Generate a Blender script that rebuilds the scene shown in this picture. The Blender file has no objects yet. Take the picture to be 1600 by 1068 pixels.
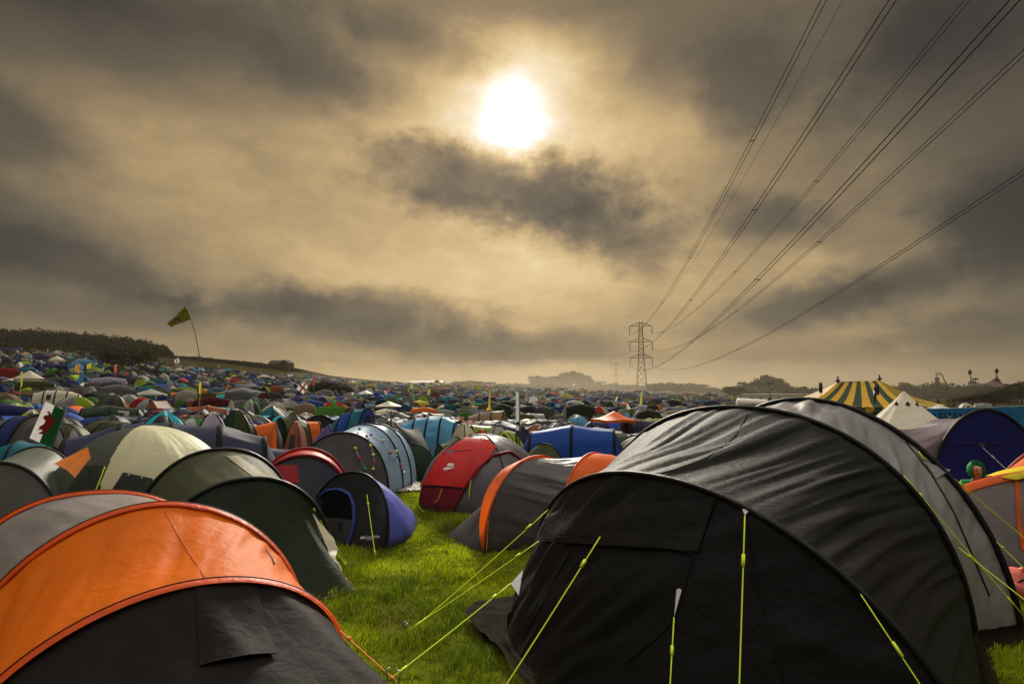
import bpy, math, random
import numpy as np
from mathutils import Vector, Matrix, geometry
random.seed(7); RNG = np.random.default_rng(7)
S = bpy.context.scene; COL = S.collection
PI = math.pi
# ------------------------------------------------------------------ camera model
F_PX, CAM_H = 889.0, 2.4
PITCH = math.atan2(72, F_PX); CP, SP = math.cos(PITCH), math.sin(PITCH)
CAM = np.array([0.0, 0.0, CAM_H])
def ray(px, py):
    x = (px - 800) / F_PX; y = -(py - 534) / F_PX
    return np.array([x, CP - y * SP, SP + y * CP])
def G(px, py, z=0.0):
    d = ray(px, py); return CAM + d * ((z - CAM_H) / d[2])
def P(px, py, Y):
    d = ray(px, py); return CAM + d * (Y / d[1])
def proj(A):
    A = np.asarray(A, float) - CAM
    d = np.maximum(A[..., 1] * CP + A[..., 2] * SP, .05); u = -A[..., 1] * SP + A[..., 2] * CP
    return np.stack([800 + F_PX * A[..., 0] / d, 534 - F_PX * u / d], -1)
# ------------------------------------------------------------------ terrain
_az = np.arctan((np.array([-3000, -800, 0, 150, 270, 350, 450, 520, 620, 700, 800, 1000, 1130, 1300, 1600, 2600, 5000]) - 800) / F_PX)
_yf = np.array([580, 548, 552, 556, 574, 582, 590, 597, 602, 605, 610, 617, 622, 633, 637, 636, 620.])
_ys = np.array([570, 540, 545, 549, 555, 561, 572, 587, 598, 604, 610, 617, 622, 633, 637, 636, 620.])
_rf = np.array([230, 230, 230, 230, 230, 230, 230, 230, 230, 230, 230, 230, 180, 130, 130, 130, 130.])
def T(x, y):
    x = np.asarray(x, float); y = np.asarray(y, float)
    r = np.hypot(x, y); az = np.arctan2(x, y); a = np.clip(az, -1.31, 1.36)
    fade = np.clip((2.2 - np.abs(az)) / .8, 0, 1)
    rf = np.interp(a, _az, _rf); rs = rf + 95
    ca = np.maximum(np.cos(a), .25)
    zf = CAM_H + (606 - np.interp(a, _az, _yf)) / F_PX * rf * ca
    zs = CAM_H + (606 - np.interp(a, _az, _ys)) / F_PX * rs * ca
    s = np.clip((r - 15) / (rf - 15), 0, 1); e = np.where(zf < 0, .8, 1.25)
    z1 = zf * s ** e
    s2 = np.clip((r - rf) / 95, 0, 1)
    z = z1 + (zs - zf) * s2
    dip = np.interp(r, [0, 13, 24, 45, 75, 130, 190, 230], [0, 0, -.40, -1.25, -1.75, -1.5, -.6, 0]) * np.interp(a, [-.75, -.3, .2, .4, 1.2], [.8, 1, 1, .55, .3])
    return (z + dip) * fade
# ------------------------------------------------------------------ object helpers
def tag(o, label=None, cat=None, group=None, kind=None):
    if label: o['label'] = label
    if cat: o['category'] = cat
    if group: o['group'] = group
    if kind: o['kind'] = kind
    return o
def thing(name, label, cat, loc=(0, 0, 0), rz=0, group=None):
    o = bpy.data.objects.new(name, None); COL.objects.link(o)
    o.location = tuple(float(v) for v in loc); o.rotation_euler = (0, 0, rz); o.empty_display_size = .2
    return tag(o, label, cat, group)
class MB:
    def __init__(s): s.v = []; s.f = []; s.m = []; s.n = 0
    def add(s, v, f, mi=0):
        v = np.asarray(v, float).reshape(-1, 3); s.v.append(v)
        for q in f: s.f.append(tuple(int(i) + s.n for i in q)); s.m.append(mi)
        s.n += len(v); return s
    def grid(s, A, mi=0, flip=False):
        m, n = A.shape[:2]; f = []
        for i in range(m - 1):
            for j in range(n - 1):
                q = (i * n + j, i * n + j + 1, (i + 1) * n + j + 1, (i + 1) * n + j)
                f.append(q[::-1] if flip else q)
        return s.add(A.reshape(-1, 3), f, mi)
    def tube(s, pts, r, k=6, mi=0, caps=True):
        pts = np.asarray(pts, float); n = len(pts)
        r = np.full(n, r) if np.isscalar(r) else np.asarray(r, float)
        tn = np.gradient(pts, axis=0); tn /= np.linalg.norm(tn, axis=1)[:, None] + 1e-12
        up = np.array([0, 0, 1.]) if abs(tn[0][2]) < .9 else np.array([1., 0, 0])
        a = np.cross(tn[0], up); a /= np.linalg.norm(a) + 1e-12; V = []
        for i in range(n):
            a = a - tn[i] * a.dot(tn[i]); a /= np.linalg.norm(a) + 1e-12; b = np.cross(tn[i], a)
            for j in range(k):
                t = 2 * PI * j / k; V.append(pts[i] + r[i] * (math.cos(t) * a + math.sin(t) * b))
        f = [(i * k + j, i * k + (j + 1) % k, (i + 1) * k + (j + 1) % k, (i + 1) * k + j) for i in range(n - 1) for j in range(k)]
        if caps: f += [tuple(range(k))[::-1], tuple(range((n - 1) * k, n * k))]
        return s.add(V, f, mi)
    def bar(s, a, b, r, k=4, mi=0): return s.tube(np.array([a, b], float), r, k, mi)
    def box(s, c, d, rz=0, mi=0):
        c = np.array(c, float); x, y, z = np.array(d, float) / 2; V = []
        cs, sn = math.cos(rz), math.sin(rz)
        for sz in (-z, z):
            for sx, sy in ((-x, -y), (x, -y), (x, y), (-x, y)):
                V.append(c + [sx * cs - sy * sn, sx * sn + sy * cs, sz])
        return s.add(V, [(3, 2, 1, 0), (4, 5, 6, 7), (0, 1, 5, 4), (1, 2, 6, 5), (2, 3, 7, 6), (3, 0, 4, 7)], mi)
    def ball(s, c, r, k=8, mi=0, sc=(1, 1, 1)):
        V = []; f = []; m = k // 2 + 1
        for i in range(m + 1):
            a = PI * i / m
            for j in range(k):
                b = 2 * PI * j / k
                V.append((c[0] + r * sc[0] * math.sin(a) * math.cos(b), c[1] + r * sc[1] * math.sin(a) * math.sin(b), c[2] + r * sc[2] * math.cos(a)))
        for i in range(m):
            for j in range(k): f.append((i * k + j, (i + 1) * k + j, (i + 1) * k + (j + 1) % k, i * k + (j + 1) % k))
        return s.add(V, f, mi)
    def data(s, name, mats, smooth=True):
        me = bpy.data.meshes.new(name)
        V = np.concatenate(s.v) if s.v else np.zeros((0, 3))
        me.from_pydata(V.tolist(), [], s.f); me.validate()
        for m in (mats if isinstance(mats, (list, tuple)) else [mats]): me.materials.append(m)
        if len(me.polygons) == len(s.m): me.polygons.foreach_set('material_index', s.m)
        me.polygons.foreach_set('use_smooth', [smooth] * len(me.polygons)); me.update()
        return me
    def build(s, name, mats, parent=None, smooth=True, world=True, color=None):
        me = s.data(name, mats, smooth); o = bpy.data.objects.new(name, me); COL.objects.link(o)
        if parent is not None:
            o.parent = parent
            if world:
                c = np.array([0.0, 0, 0]); p = parent
                while p is not None: c += np.array(p.location); p = p.parent
                me.transform(Matrix.Translation(tuple(-c)))
        if color: o.color = (*color, 1)
        return o
# ------------------------------------------------------------------ noise
_TAB = RNG.random((64, 256, 256))[:8]
def vn(x, y, seed=0):
    t = _TAB[seed % 8]; x = np.asarray(x, float) + 17.3 * seed; y = np.asarray(y, float) + 5.7 * seed
    xi = np.floor(x).astype(int); yi = np.floor(y).astype(int); fx = x - xi; fy = y - yi
    fx = fx * fx * (3 - 2 * fx); fy = fy * fy * (3 - 2 * fy)
    g = lambda a, b: t[a & 255, b & 255]
    return (g(xi, yi) * (1 - fx) + g(xi + 1, yi) * fx) * (1 - fy) + (g(xi, yi + 1) * (1 - fx) + g(xi + 1, yi + 1) * fx) * fy * 1.0 - .5
# ------------------------------------------------------------------ materials
MATS = {}
def lin(c):
    if isinstance(c, str):
        c = c.lstrip('#'); c = [int(c[i:i + 2], 16) / 255 for i in (0, 2, 4)]
        return tuple(v / 12.92 if v <= .04045 else ((v + .055) / 1.055) ** 2.4 for v in c)
    return tuple(c)
def nmat(name):
    m = bpy.data.materials.new(name); m.use_nodes = True; nt = m.node_tree; nt.nodes.clear()
    out = nt.nodes.new('ShaderNodeOutputMaterial')
    return m, nt, out
def N(nt, typ, **kw):
    n = nt.nodes.new(typ)
    for k, v in kw.items():
        if k in n.inputs: n.inputs[k].default_value = v
        else: setattr(n, k, v)
    return n
def fabric(col=None, trans=.2, rough=.5, spec=.4, bump=.25, scale=9., dirt=.25, attr=None):
    key = ('fab', col, trans, rough, spec, bump, scale, dirt, attr)
    if key in MATS: return MATS[key]
    m, nt, out = nmat('tent_fabric'); L = nt.links.new
    tc = N(nt, 'ShaderNodeTexCoord')
    if attr == 'obj': c = N(nt, 'ShaderNodeObjectInfo').outputs['Color']
    elif attr: c = N(nt, 'ShaderNodeAttribute', attribute_name=attr).outputs['Color']
    else:
        rgb = N(nt, 'ShaderNodeRGB'); rgb.outputs[0].default_value = (*lin(col), 1); c = rgb.outputs[0]
    n1 = N(nt, 'ShaderNodeTexNoise', Scale=2.3, Detail=5.0, Roughness=.6); L(tc.outputs['Object'], n1.inputs['Vector'])
    mr = N(nt, 'ShaderNodeMapRange'); mr.inputs['From Min'].default_value = .3; mr.inputs['From Max'].default_value = .75
    mr.inputs['To Min'].default_value = 1 - dirt; mr.inputs['To Max'].default_value = 1 + dirt * .4
    L(n1.outputs['Fac'], mr.inputs['Value'])
    mx = N(nt, 'ShaderNodeMix', data_type='RGBA', blend_type='MULTIPLY'); mx.inputs[0].default_value = 1
    L(c, mx.inputs[6]); L(mr.outputs[0], mx.inputs[7])
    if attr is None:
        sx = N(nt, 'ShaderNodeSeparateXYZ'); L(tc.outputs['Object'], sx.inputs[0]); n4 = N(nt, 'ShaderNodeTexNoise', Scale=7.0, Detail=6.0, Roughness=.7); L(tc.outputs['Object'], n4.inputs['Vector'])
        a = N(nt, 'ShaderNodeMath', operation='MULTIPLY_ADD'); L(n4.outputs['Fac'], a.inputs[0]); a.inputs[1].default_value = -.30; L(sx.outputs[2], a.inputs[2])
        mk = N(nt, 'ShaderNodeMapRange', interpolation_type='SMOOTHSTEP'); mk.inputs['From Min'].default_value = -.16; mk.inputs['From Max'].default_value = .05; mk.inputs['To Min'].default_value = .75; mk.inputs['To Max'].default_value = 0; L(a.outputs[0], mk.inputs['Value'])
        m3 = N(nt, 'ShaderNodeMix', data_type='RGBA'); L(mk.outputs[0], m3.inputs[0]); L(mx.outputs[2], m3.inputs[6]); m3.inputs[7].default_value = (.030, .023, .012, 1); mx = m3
    p = N(nt, 'ShaderNodeBsdfPrincipled', Roughness=rough); p.inputs['Specular IOR Level'].default_value = spec * .5
    L(mx.outputs[2], p.inputs['Base Color'])
    n2 = N(nt, 'ShaderNodeTexNoise', Scale=scale, Detail=4.0, Roughness=.55, Distortion=.8); L(tc.outputs['Object'], n2.inputs['Vector'])
    n3 = N(nt, 'ShaderNodeTexNoise', Scale=scale * .33, Detail=3.0, Roughness=.5, Distortion=1.2); n3.noise_type = 'RIDGED_MULTIFRACTAL'; L(tc.outputs['Object'], n3.inputs['Vector'])
    hh = N(nt, 'ShaderNodeMath', operation='MULTIPLY_ADD'); L(n3.outputs['Fac'], hh.inputs[0]); hh.inputs[1].default_value = .55; L(n2.outputs['Fac'], hh.inputs[2])
    bp = N(nt, 'ShaderNodeBump', Strength=bump, Distance=.03); L(hh.outputs[0], bp.inputs['Height'])
    L(bp.outputs[0], p.inputs['Normal'])
    if trans > 0:
        tr = N(nt, 'ShaderNodeBsdfTranslucent'); L(mx.outputs[2], tr.inputs['Color']); L(bp.outputs[0], tr.inputs['Normal'])
        ms = N(nt, 'ShaderNodeMixShader', Fac=trans); L(p.outputs[0], ms.inputs[1]); L(tr.outputs[0], ms.inputs[2])
        L(ms.outputs[0], out.inputs[0])
    else: L(p.outputs[0], out.inputs[0])
    MATS[key] = m; return m
def plain(name, col, rough=.6, metal=0., var=.2, scale=4.):
    key = (name, col, rough, metal)
    if key in MATS: return MATS[key]
    m, nt, out = nmat(name); L = nt.links.new
    tc = N(nt, 'ShaderNodeTexCoord'); n1 = N(nt, 'ShaderNodeTexNoise', Scale=scale, Detail=4.0); L(tc.outputs['Object'], n1.inputs['Vector'])
    c = lin(col); cr = N(nt, 'ShaderNodeValToRGB')
    cr.color_ramp.elements[0].color = (*[v * (1 - var) for v in c], 1); cr.color_ramp.elements[1].color = (*[min(1, v * (1 + var)) for v in c], 1)
    cr.color_ramp.elements[0].position = .3; cr.color_ramp.elements[1].position = .7
    L(n1.outputs['Fac'], cr.inputs[0])
    p = N(nt, 'ShaderNodeBsdfPrincipled', Roughness=rough, Metallic=metal); p.inputs['Specular IOR Level'].default_value = .12; L(cr.outputs[0], p.inputs['Base Color']); L(p.outputs[0], out.inputs[0])
    MATS[key] = m; return m
def foliage(name, c0, c1, trans=.10, attr=None):
    key = (name, c0, c1)
    if key in MATS: return MATS[key]
    m, nt, out = nmat(name); L = nt.links.new
    tc = N(nt, 'ShaderNodeTexCoord'); n1 = N(nt, 'ShaderNodeTexNoise', Scale=5.0, Detail=6.0, Roughness=.7); L(tc.outputs['Object'], n1.inputs['Vector'])
    cr = N(nt, 'ShaderNodeValToRGB'); cr.color_ramp.elements[0].color = (*c0, 1); cr.color_ramp.elements[1].color = (*c1, 1)
    cr.color_ramp.elements[0].position = .35; cr.color_ramp.elements[1].position = .68
    src = n1.outputs['Fac']
    if attr: src = N(nt, 'ShaderNodeAttribute', attribute_name=attr).outputs['Fac']
    L(src, cr.inputs[0])
    p = N(nt, 'ShaderNodeBsdfPrincipled', Roughness=.8); p.inputs['Specular IOR Level'].default_value = .03; L(cr.outputs[0], p.inputs['Base Color'])
    tr = N(nt, 'ShaderNodeBsdfTranslucent'); L(cr.outputs[0], tr.inputs['Color'])
    ms = N(nt, 'ShaderNodeMixShader', Fac=trans); L(p.outputs[0], ms.inputs[1]); L(tr.outputs[0], ms.inputs[2]); L(ms.outputs[0], out.inputs[0])
    MATS[key] = m; return m
NEON = plain('guy_rope_neon', (.62, .78, .04), .6, var=.1)
ORROPE = plain('guy_rope_orange', (.75, .22, .03), .6, var=.1)
DARKPOLE = fabric((.012, .012, .013), 0, .45, .4, .1)
METAL = plain('dull_steel', (.25, .25, .26), .5, .6)
LATTICE = plain('galvanised_steel', (.055, .055, .055), .65, .0)
WIRE = plain('power_cable', (.006, .006, .006), .9)
WOOD = plain('weathered_wood', (.08, .06, .045), .8)
WHITE = fabric((.75, .74, .7), .15, .6, .3, .1)
# ------------------------------------------------------------------ fabric surfaces
def hoop(L, R, H, n=2.15, lean=0., m=61, z0=0.):
    L = np.array(L[:2], float); R = np.array(R[:2], float); M = (L + R) / 2; D = (R - L) / 2
    nn = np.array([D[1], -D[0]]) / np.linalg.norm(D)
    t = np.linspace(0, 1, m); c = -np.cos(PI * t); s = np.sin(PI * t)
    a = np.sign(c) * np.abs(c) ** (2 / n); b = np.abs(s) ** (2 / n)
    xy = M + np.outer(a, D) + np.outer(b, nn) * lean
    return np.concatenate([xy, (z0 + H * b)[:, None]], 1)
def gcurve(pts, m=61, z=0.0):
    pts = np.array(pts, float); k = len(pts); u = np.linspace(0, k - 1, m); out = []
    for q in u:                                     # Catmull-Rom
        i = min(int(q), k - 2); f = q - i
        p0, p1, p2, p3 = pts[max(i - 1, 0)], pts[i], pts[i + 1], pts[min(i + 2, k - 1)]
        out.append(.5 * (2 * p1 + (p2 - p0) * f + (2 * p0 - 5 * p1 + 4 * p2 - p3) * f * f + (3 * p1 - p0 - 3 * p2 + p3) * f ** 3))
    out = np.array(out)
    if out.shape[1] == 2: out = np.concatenate([out, np.full((m, 1), z)], 1)
    return out
def loft(A, B, k=24, sag=.04, wr=.01, freq=22, seed=0, bulge=0., fx=1.6, skew=0.):
    m = len(A); s = np.linspace(0, 1, k + 1)[:, None, None]; t = np.linspace(0, 1, m)[None, :]
    S_ = A[None] * (1 - s) + B[None] * s
    c = (A[0] + A[-1] + B[0] + B[-1]) / 4; c = c.copy(); c[2] = .25 * (A[:, 2].max() + B[:, 2].max())
    rad = S_ - c; rad /= np.linalg.norm(rad, axis=2, keepdims=True) + 1e-9
    ss = s[:, :, 0]; w = 4 * ss * (1 - ss); wt = np.clip(np.sin(PI * t) * 1.6, 0, 1)
    d = (-sag + bulge) * w * wt
    tt = t + skew * (ss - .5)
    f = vn(tt * freq, ss * fx + 3, seed) + .5 * vn(tt * freq * 2.3 + 9, ss * fx * 1.7, seed + 1)
    lo = vn(tt * freq * .3, ss * 1.2, seed + 2)
    f = f + 1.1 * (.25 - np.abs(vn(tt * freq * .8 + 31, ss * fx * .8 + 2, seed + 3)))
    d = d + wr * (f * (.35 + .65 * np.sqrt(w)) * (.4 + 1.6 * np.clip(lo + .5, 0, 1))) * np.clip(wt * 1.5, 0, 1)
    return S_ + rad * d[..., None]
def upsample(S_, k=3):
    m, n = S_.shape[:2]
    u = np.linspace(0, m - 1, (m - 1) * k + 1); v = np.linspace(0, n - 1, (n - 1) * k + 1)
    i = np.minimum(u.astype(int), m - 2); j = np.minimum(v.astype(int), n - 2); fu = (u - i)[:, None, None]; fv = (v - j)[None, :, None]
    return (S_[i][:, j] * (1 - fu) + S_[i + 1][:, j] * fu) * (1 - fv) + (S_[i][:, j + 1] * (1 - fu) + S_[i + 1][:, j + 1] * fu) * fv
class Surf:                                         # finds points on built fabric
    def __init__(s, *grids):
        P_ = []; N_ = []; U_ = []; W_ = []
        for g in grids:
            g = upsample(g, 4); du = np.gradient(g, axis=0); dv = np.gradient(g, axis=1); n = np.cross(du, dv)
            n /= np.linalg.norm(n, axis=2, keepdims=True) + 1e-9
            n = np.where(((CAM - g) * n).sum(-1, keepdims=True) < 0, -n, n)
            P_.append(g.reshape(-1, 3)); N_.append(n.reshape(-1, 3)); U_.append(du.reshape(-1, 3)); W_.append(dv.reshape(-1, 3))
        s.du = np.concatenate(U_); s.dv = np.concatenate(W_); s.p = np.concatenate(P_); s.n = np.concatenate(N_); s.q = proj(s.p); s.d = np.linalg.norm(s.p - CAM, axis=1)
    def pick(s, px, py, off=.01):
        e = np.hypot(s.q[:, 0] - px, s.q[:, 1] - py); k = np.where(e < e.min() + 3)[0]
        i = k[s.d[k].argmin()]; k = k[s.d[k] < s.d[i] + .25]; i = k[e[k].argmin()]
        q0 = s.q[i]; J = np.stack([proj(s.p[i] + s.du[i]) - q0, proj(s.p[i] + s.dv[i]) - q0], 1); r = np.array([px, py]) - q0
        ab = np.linalg.solve(J, r) if abs(np.linalg.det(J)) > 1e-3 else np.zeros(2); ab = np.clip(ab, -.7, .7)
        return s.p[i] + s.du[i] * ab[0] + s.dv[i] * ab[1] + s.n[i] * off
    def line(s, pts, off=.012, sub=6):
        out = []
        for a, b in zip(pts[:-1], pts[1:]):
            for q in range(sub): out.append(s.pick(a[0] + (b[0] - a[0]) * q / sub, a[1] + (b[1] - a[1]) * q / sub, off))
        out.append(s.pick(*pts[-1], off)); out = np.array(out)
        if len(out) > 4: out[1:-1] = (out[:-2] + 2 * out[1:-1] + out[2:]) / 4
        return out
    def patch(s, q, nu=8, nv=8, off=.012, lift=0.):
        A = np.zeros((nv + 1, nu + 1, 3)); q = [np.array(v, float) for v in q]
        for i in range(nv + 1):
            for j in range(nu + 1):
                u, v = j / nu, i / nv
                x = (q[0] * (1 - u) + q[1] * u) * (1 - v) + (q[3] * (1 - u) + q[2] * u) * v
                A[i, j] = s.pick(x[0], x[1], off + lift * v * v * math.sin(PI * u))
        for _ in range(2):
            B = A.copy(); B[1:-1, 1:-1] = (A[1:-1, 1:-1] * 2 + A[:-2, 1:-1] + A[2:, 1:-1] + A[1:-1, :-2] + A[1:-1, 2:]) / 6
            for e in (0, -1): B[e, 1:-1] = (A[e, :-2] + 2 * A[e, 1:-1] + A[e, 2:]) / 4; B[1:-1, e] = (A[:-2, e] + 2 * A[1:-1, e] + A[2:, e]) / 4
            A = B
        return A
    def poly(s, pts, off=.014):
        tri = geometry.tessellate_polygon([[Vector((a, b, 0)) for a, b in pts]])
        return [s.pick(a, b, off) for a, b in pts], [tuple(t) for t in tri]
def sleeve(H, r=.025, name='pole_sleeve', mat=None, parent=None):
    c = np.array([*((H[0] + H[-1]) / 2)[:2], H[:, 2].max() * .3]); d = H - c; d /= np.linalg.norm(d, axis=1)[:, None]
    return MB().tube(H + d * r * .6, r, 8).build(name, mat or DARKPOLE, parent)
def guy(a, b, parent, mat=NEON, r=.0045, runner=True):
    a = np.array(a, float); b = np.array(b, float); t = np.linspace(0, 1, 9)[:, None]
    pts = a * (1 - t) + b * t; pts[:, 2] -= .02 * np.sin(PI * t[:, 0]) * np.linalg.norm(b - a) * .3
    mb = MB().tube(pts, r, 5)
    if runner:
        q = a * .86 + b * .14; q2 = a * .82 + b * .18; mb.tube(np.array([q, q2]), r * 2.6, 5)
        mb.tube(np.array([pts[7], pts[7] * .5 + pts[8] * .5]), r * 1.7, 5)
    o = mb.build('guy_line', mat, parent)
    if b[2] < .08:
        u = (a - b) / np.linalg.norm(a - b); MB().tube(np.array([b - [0, 0, .02], b + [-u[0] * .03, -u[1] * .03, .09], b + [u[0] * .01, u[1] * .01, .1]]), .006, 5).build('peg', METAL, o)
    return o
TENTS = []          # (x, y, radius) of tents already standing
def tent(name, label, loc, rad=None, group='tents pitched across the camping field', rz=0):
    if rad: TENTS.append((loc[0], loc[1], rad))
    return thing(name, label, 'tent', loc, rz, group)
def base_c(*hoops):
    a = np.concatenate([np.stack([h[0], h[-1]]) for h in hoops]).mean(0); return (a[0], a[1], 0)
# ================================================================== HERO TENTS
# ---- big black tunnel tent
SKIRT = []
def black_tent():
    h1 = hoop((.283, 6.733), (2.444, 2.918), 1.666, 2.154, .203, 281)
    h2 = hoop((1.236, 8.444), (4.265, 5.467), 2.149, 2.19, .035, 281)
    h3 = hoop((2.692, 9.043), (4.853, 5.649), 2.24, 1.99, .05, 281)
    h4 = hoop((3.6, 9.5), (5.35, 6.45), 1.6, 2.0, 0, 281)
    root = tent('tunnel_tent', 'huge black tunnel tent with lighter grey rear bay and drooping porch', base_c(h1, h2, h3), None)
    for a in ((1.2, 5.2), (2.4, 6.2), (3.6, 7.2), (3.2, 5.6), (2, 4.3), (2.2, 7.6)): TENTS.append((*a, 1.6))
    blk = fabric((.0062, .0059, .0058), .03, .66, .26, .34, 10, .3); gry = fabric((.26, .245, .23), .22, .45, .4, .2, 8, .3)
    gnd = [(.283, 6.733), (-.02, 6.0), (.0, 5.3), (.3, 4.55), (.85, 3.75), (1.6, 3.12), (2.444, 2.918)]
    front = loft(h1, gcurve(gnd, 281), 60, -.03, .07, 20, 1, fx=3.2, skew=.2)
    mid = loft(h1, h2, 48, .10, .062, 60, 3, fx=1.0, skew=-.12); rear = loft(h2, h3, 36, .05, .045, 40, 5, fx=1.8, skew=.1); back = loft(h3, h4, 12, .0, .02, 16, 2)
    MB().grid(front).build('porch', blk, root)
    MB().grid(mid).build('main_fly', blk, root)
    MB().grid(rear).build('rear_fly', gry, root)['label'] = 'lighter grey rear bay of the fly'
    end = loft(h4, gcurve([(3.6, 9.5), (4.7, 9.2), (5.5, 8.0), (5.6, 7.0), (5.35, 6.45)], 281), 14, -.05, .02, 12, 4)
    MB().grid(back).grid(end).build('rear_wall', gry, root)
    for h, r in ((h1, .022), (h2, .030), (h3, .030)): sleeve(h, r, 'pole_sleeve', fabric((.008, .008, .009), 0, .5, .3, .2), root)
    sf = Surf(front); 
    hood = sf.patch([(856, 800), (1120, 778), (1092, 862), (848, 846)], 30, 14, .016, .015); hood = hood + .010 * vn(np.linspace(0, 9, 31)[None], np.linspace(0, 4, 15)[:, None], 5)[..., None] * np.array([-.6, -.6, .4])
    MB().grid(hood).build('porch_hood', fabric((.006, .0055, .0052), .04, .6, .3, .3, 9, .3), root)
    MB().tube(sf.line([(852, 842), (905, 838), (945, 841), (1010, 850), (1088, 866)], .02), .004, 6).build('hood_hem', blk, root)
    for ln in ([(1085, 868), (1075, 900), (1062, 950), (1040, 985), (985, 1030)], [(1165, 808), (1180, 900), (1205, 990), (1225, 1066)], [(905, 842), (880, 880), (850, 940), (815, 1000)]):
        MB().tube(sf.line(ln, .004), .005, 5).build('seam', blk, root)
    sm = Surf(mid); MB().tube(sm.line([(1168, 645), (1150, 680), (1105, 715), (1050, 735), (1000, 745)], .003), .004, 5).build('seam', blk, root)
    sr = Surf(rear); MB().tube(sr.line([(1415, 690), (1455, 740), (1490, 800), (1520, 870), (1545, 930)], .006), .008, 5).build('zip', DARKPOLE, root)
    ft = fabric((.7, .69, .65), .2, .6, .3, .1)
    def tabs(p, q, w, srf):
        a, b, c = srf.pick(p[0] - w, p[1], .015), srf.pick(p[0] + w, p[1] + w * .2, .015), srf.pick(q[0], q[1], .03)
        MB().add([a, b, c, (a + b) / 2 + [0, 0, .01]], [(0, 3, 2), (3, 1, 2)]).build('guy_tab', ft, root); return c
    g1 = tabs((1167, 793), (1167, 808), 7, sf); guy(g1, G(1144, 1400), root, r=.005)
    g2 = tabs((1063, 921), (1057, 965), 4, sf); guy(g2, G(1027, 1400), root, r=.0045)
    g3 = tabs((1337, 912), (1346, 928), 6, sf); guy(g3, G(1997, 1900), root, r=.0035)
    guy(sf.pick(942, 840, .03), G(745, 1140), root, r=.006)
    g4 = Surf(h1[None].repeat(2, 0)); guy(g4.pick(850, 788, .0), G(636, 990), root, r=.005); guy(sf.pick(845, 846, .02), G(633, 987), root, r=.005)
    a = sf.pick(812, 915, .01); b = P(798, 911, a[1] - .05)
    MB().add([sf.pick(818, 890, .01), sf.pick(812, 930, .01), b], [(0, 1, 2)]).build('guy_tab', ft, root); guy(b, G(607, 1062), root, r=.006)
    guy(sr.pick(1408, 744, .03), P(1600, 962, 5.2), root, r=.005); guy(sr.pick(1492, 855, .03), P(1625, 955, 4.9), root, r=.006)
    guy(sr.pick(1478, 738, .03), P(1625, 860, 6.2), root, r=.005); guy(sr.pick(1552, 842, .03), P(1640, 925, 5.4), root, r=.005)
    t = sr.pick(1478, 738, .03); MB().add([sr.pick(1445, 722, .01), sr.pick(1462, 748, .01), t + [.05, 0, .02]], [(0, 1, 2)]).build('guy_tab', gry, root)
    # mud skirt lying on the grass, crumpled
    m = 61; a = gcurve(gnd, m, .06); c = a.mean(0); out = a.copy(); d = out - [1.36, 4.83, .012]; d[:, 2] = 0; d /= np.linalg.norm(d, axis=1)[:, None]
    wd = .12 + .42 * np.exp(-((np.linspace(0, 1, m) - .2) / .09) ** 2); sk = loft(a + [0, 0, .03], out + d * wd[:, None], 8, 0, 0)
    sk[..., 2] += .02 + .09 * np.abs(vn(np.linspace(0, 30, m)[None], np.linspace(0, 3, 9)[:, None], 3))
    SKIRT.append(np.concatenate([sk[0], sk[-1][::-1]])[:, :2]); MB().grid(sk).build('mud_skirt', fabric((.0035, .0032, .003), 0, .9, .04, .6, 6), root)
    for hA, hB in ((h2, h3), (h1, h2)):
        a = hA[-1]; b = hB[-1]; s = np.linspace(0, 1, 13)[:, None]; lo = a * (1 - s) + b * s
        A = np.stack([lo + [0, 0, .2] + [-.06, .03, 0], lo + [.02, -.03, .1], lo + [.10, -.06, .015]]); A[..., 2] += .03 * vn(np.linspace(0, 6, 13)[None], np.arange(3)[:, None] * .7, 2); A[..., 2] = np.maximum(A[..., 2], .01)
        MB().grid(A).build('mud_skirt', fabric((.005, .005, .005), 0, .95, .0, .3), root)
    MB().tube(np.array([h2[-6] + [.02, -.02, 0], G(1523, 1052)]), .010, 5).build('webbing_strap', DARKPOLE, root)
    MB().tube(np.array([h3[-8], G(1612, 962)]), .012, 5).build('webbing_strap', DARKPOLE, root)
    MB().tube(sr.line([(1434, 706), (1440, 716), (1446, 718)], .012, 3), .008, 5).build('toggle', NEON, root)
black_tent()
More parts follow.
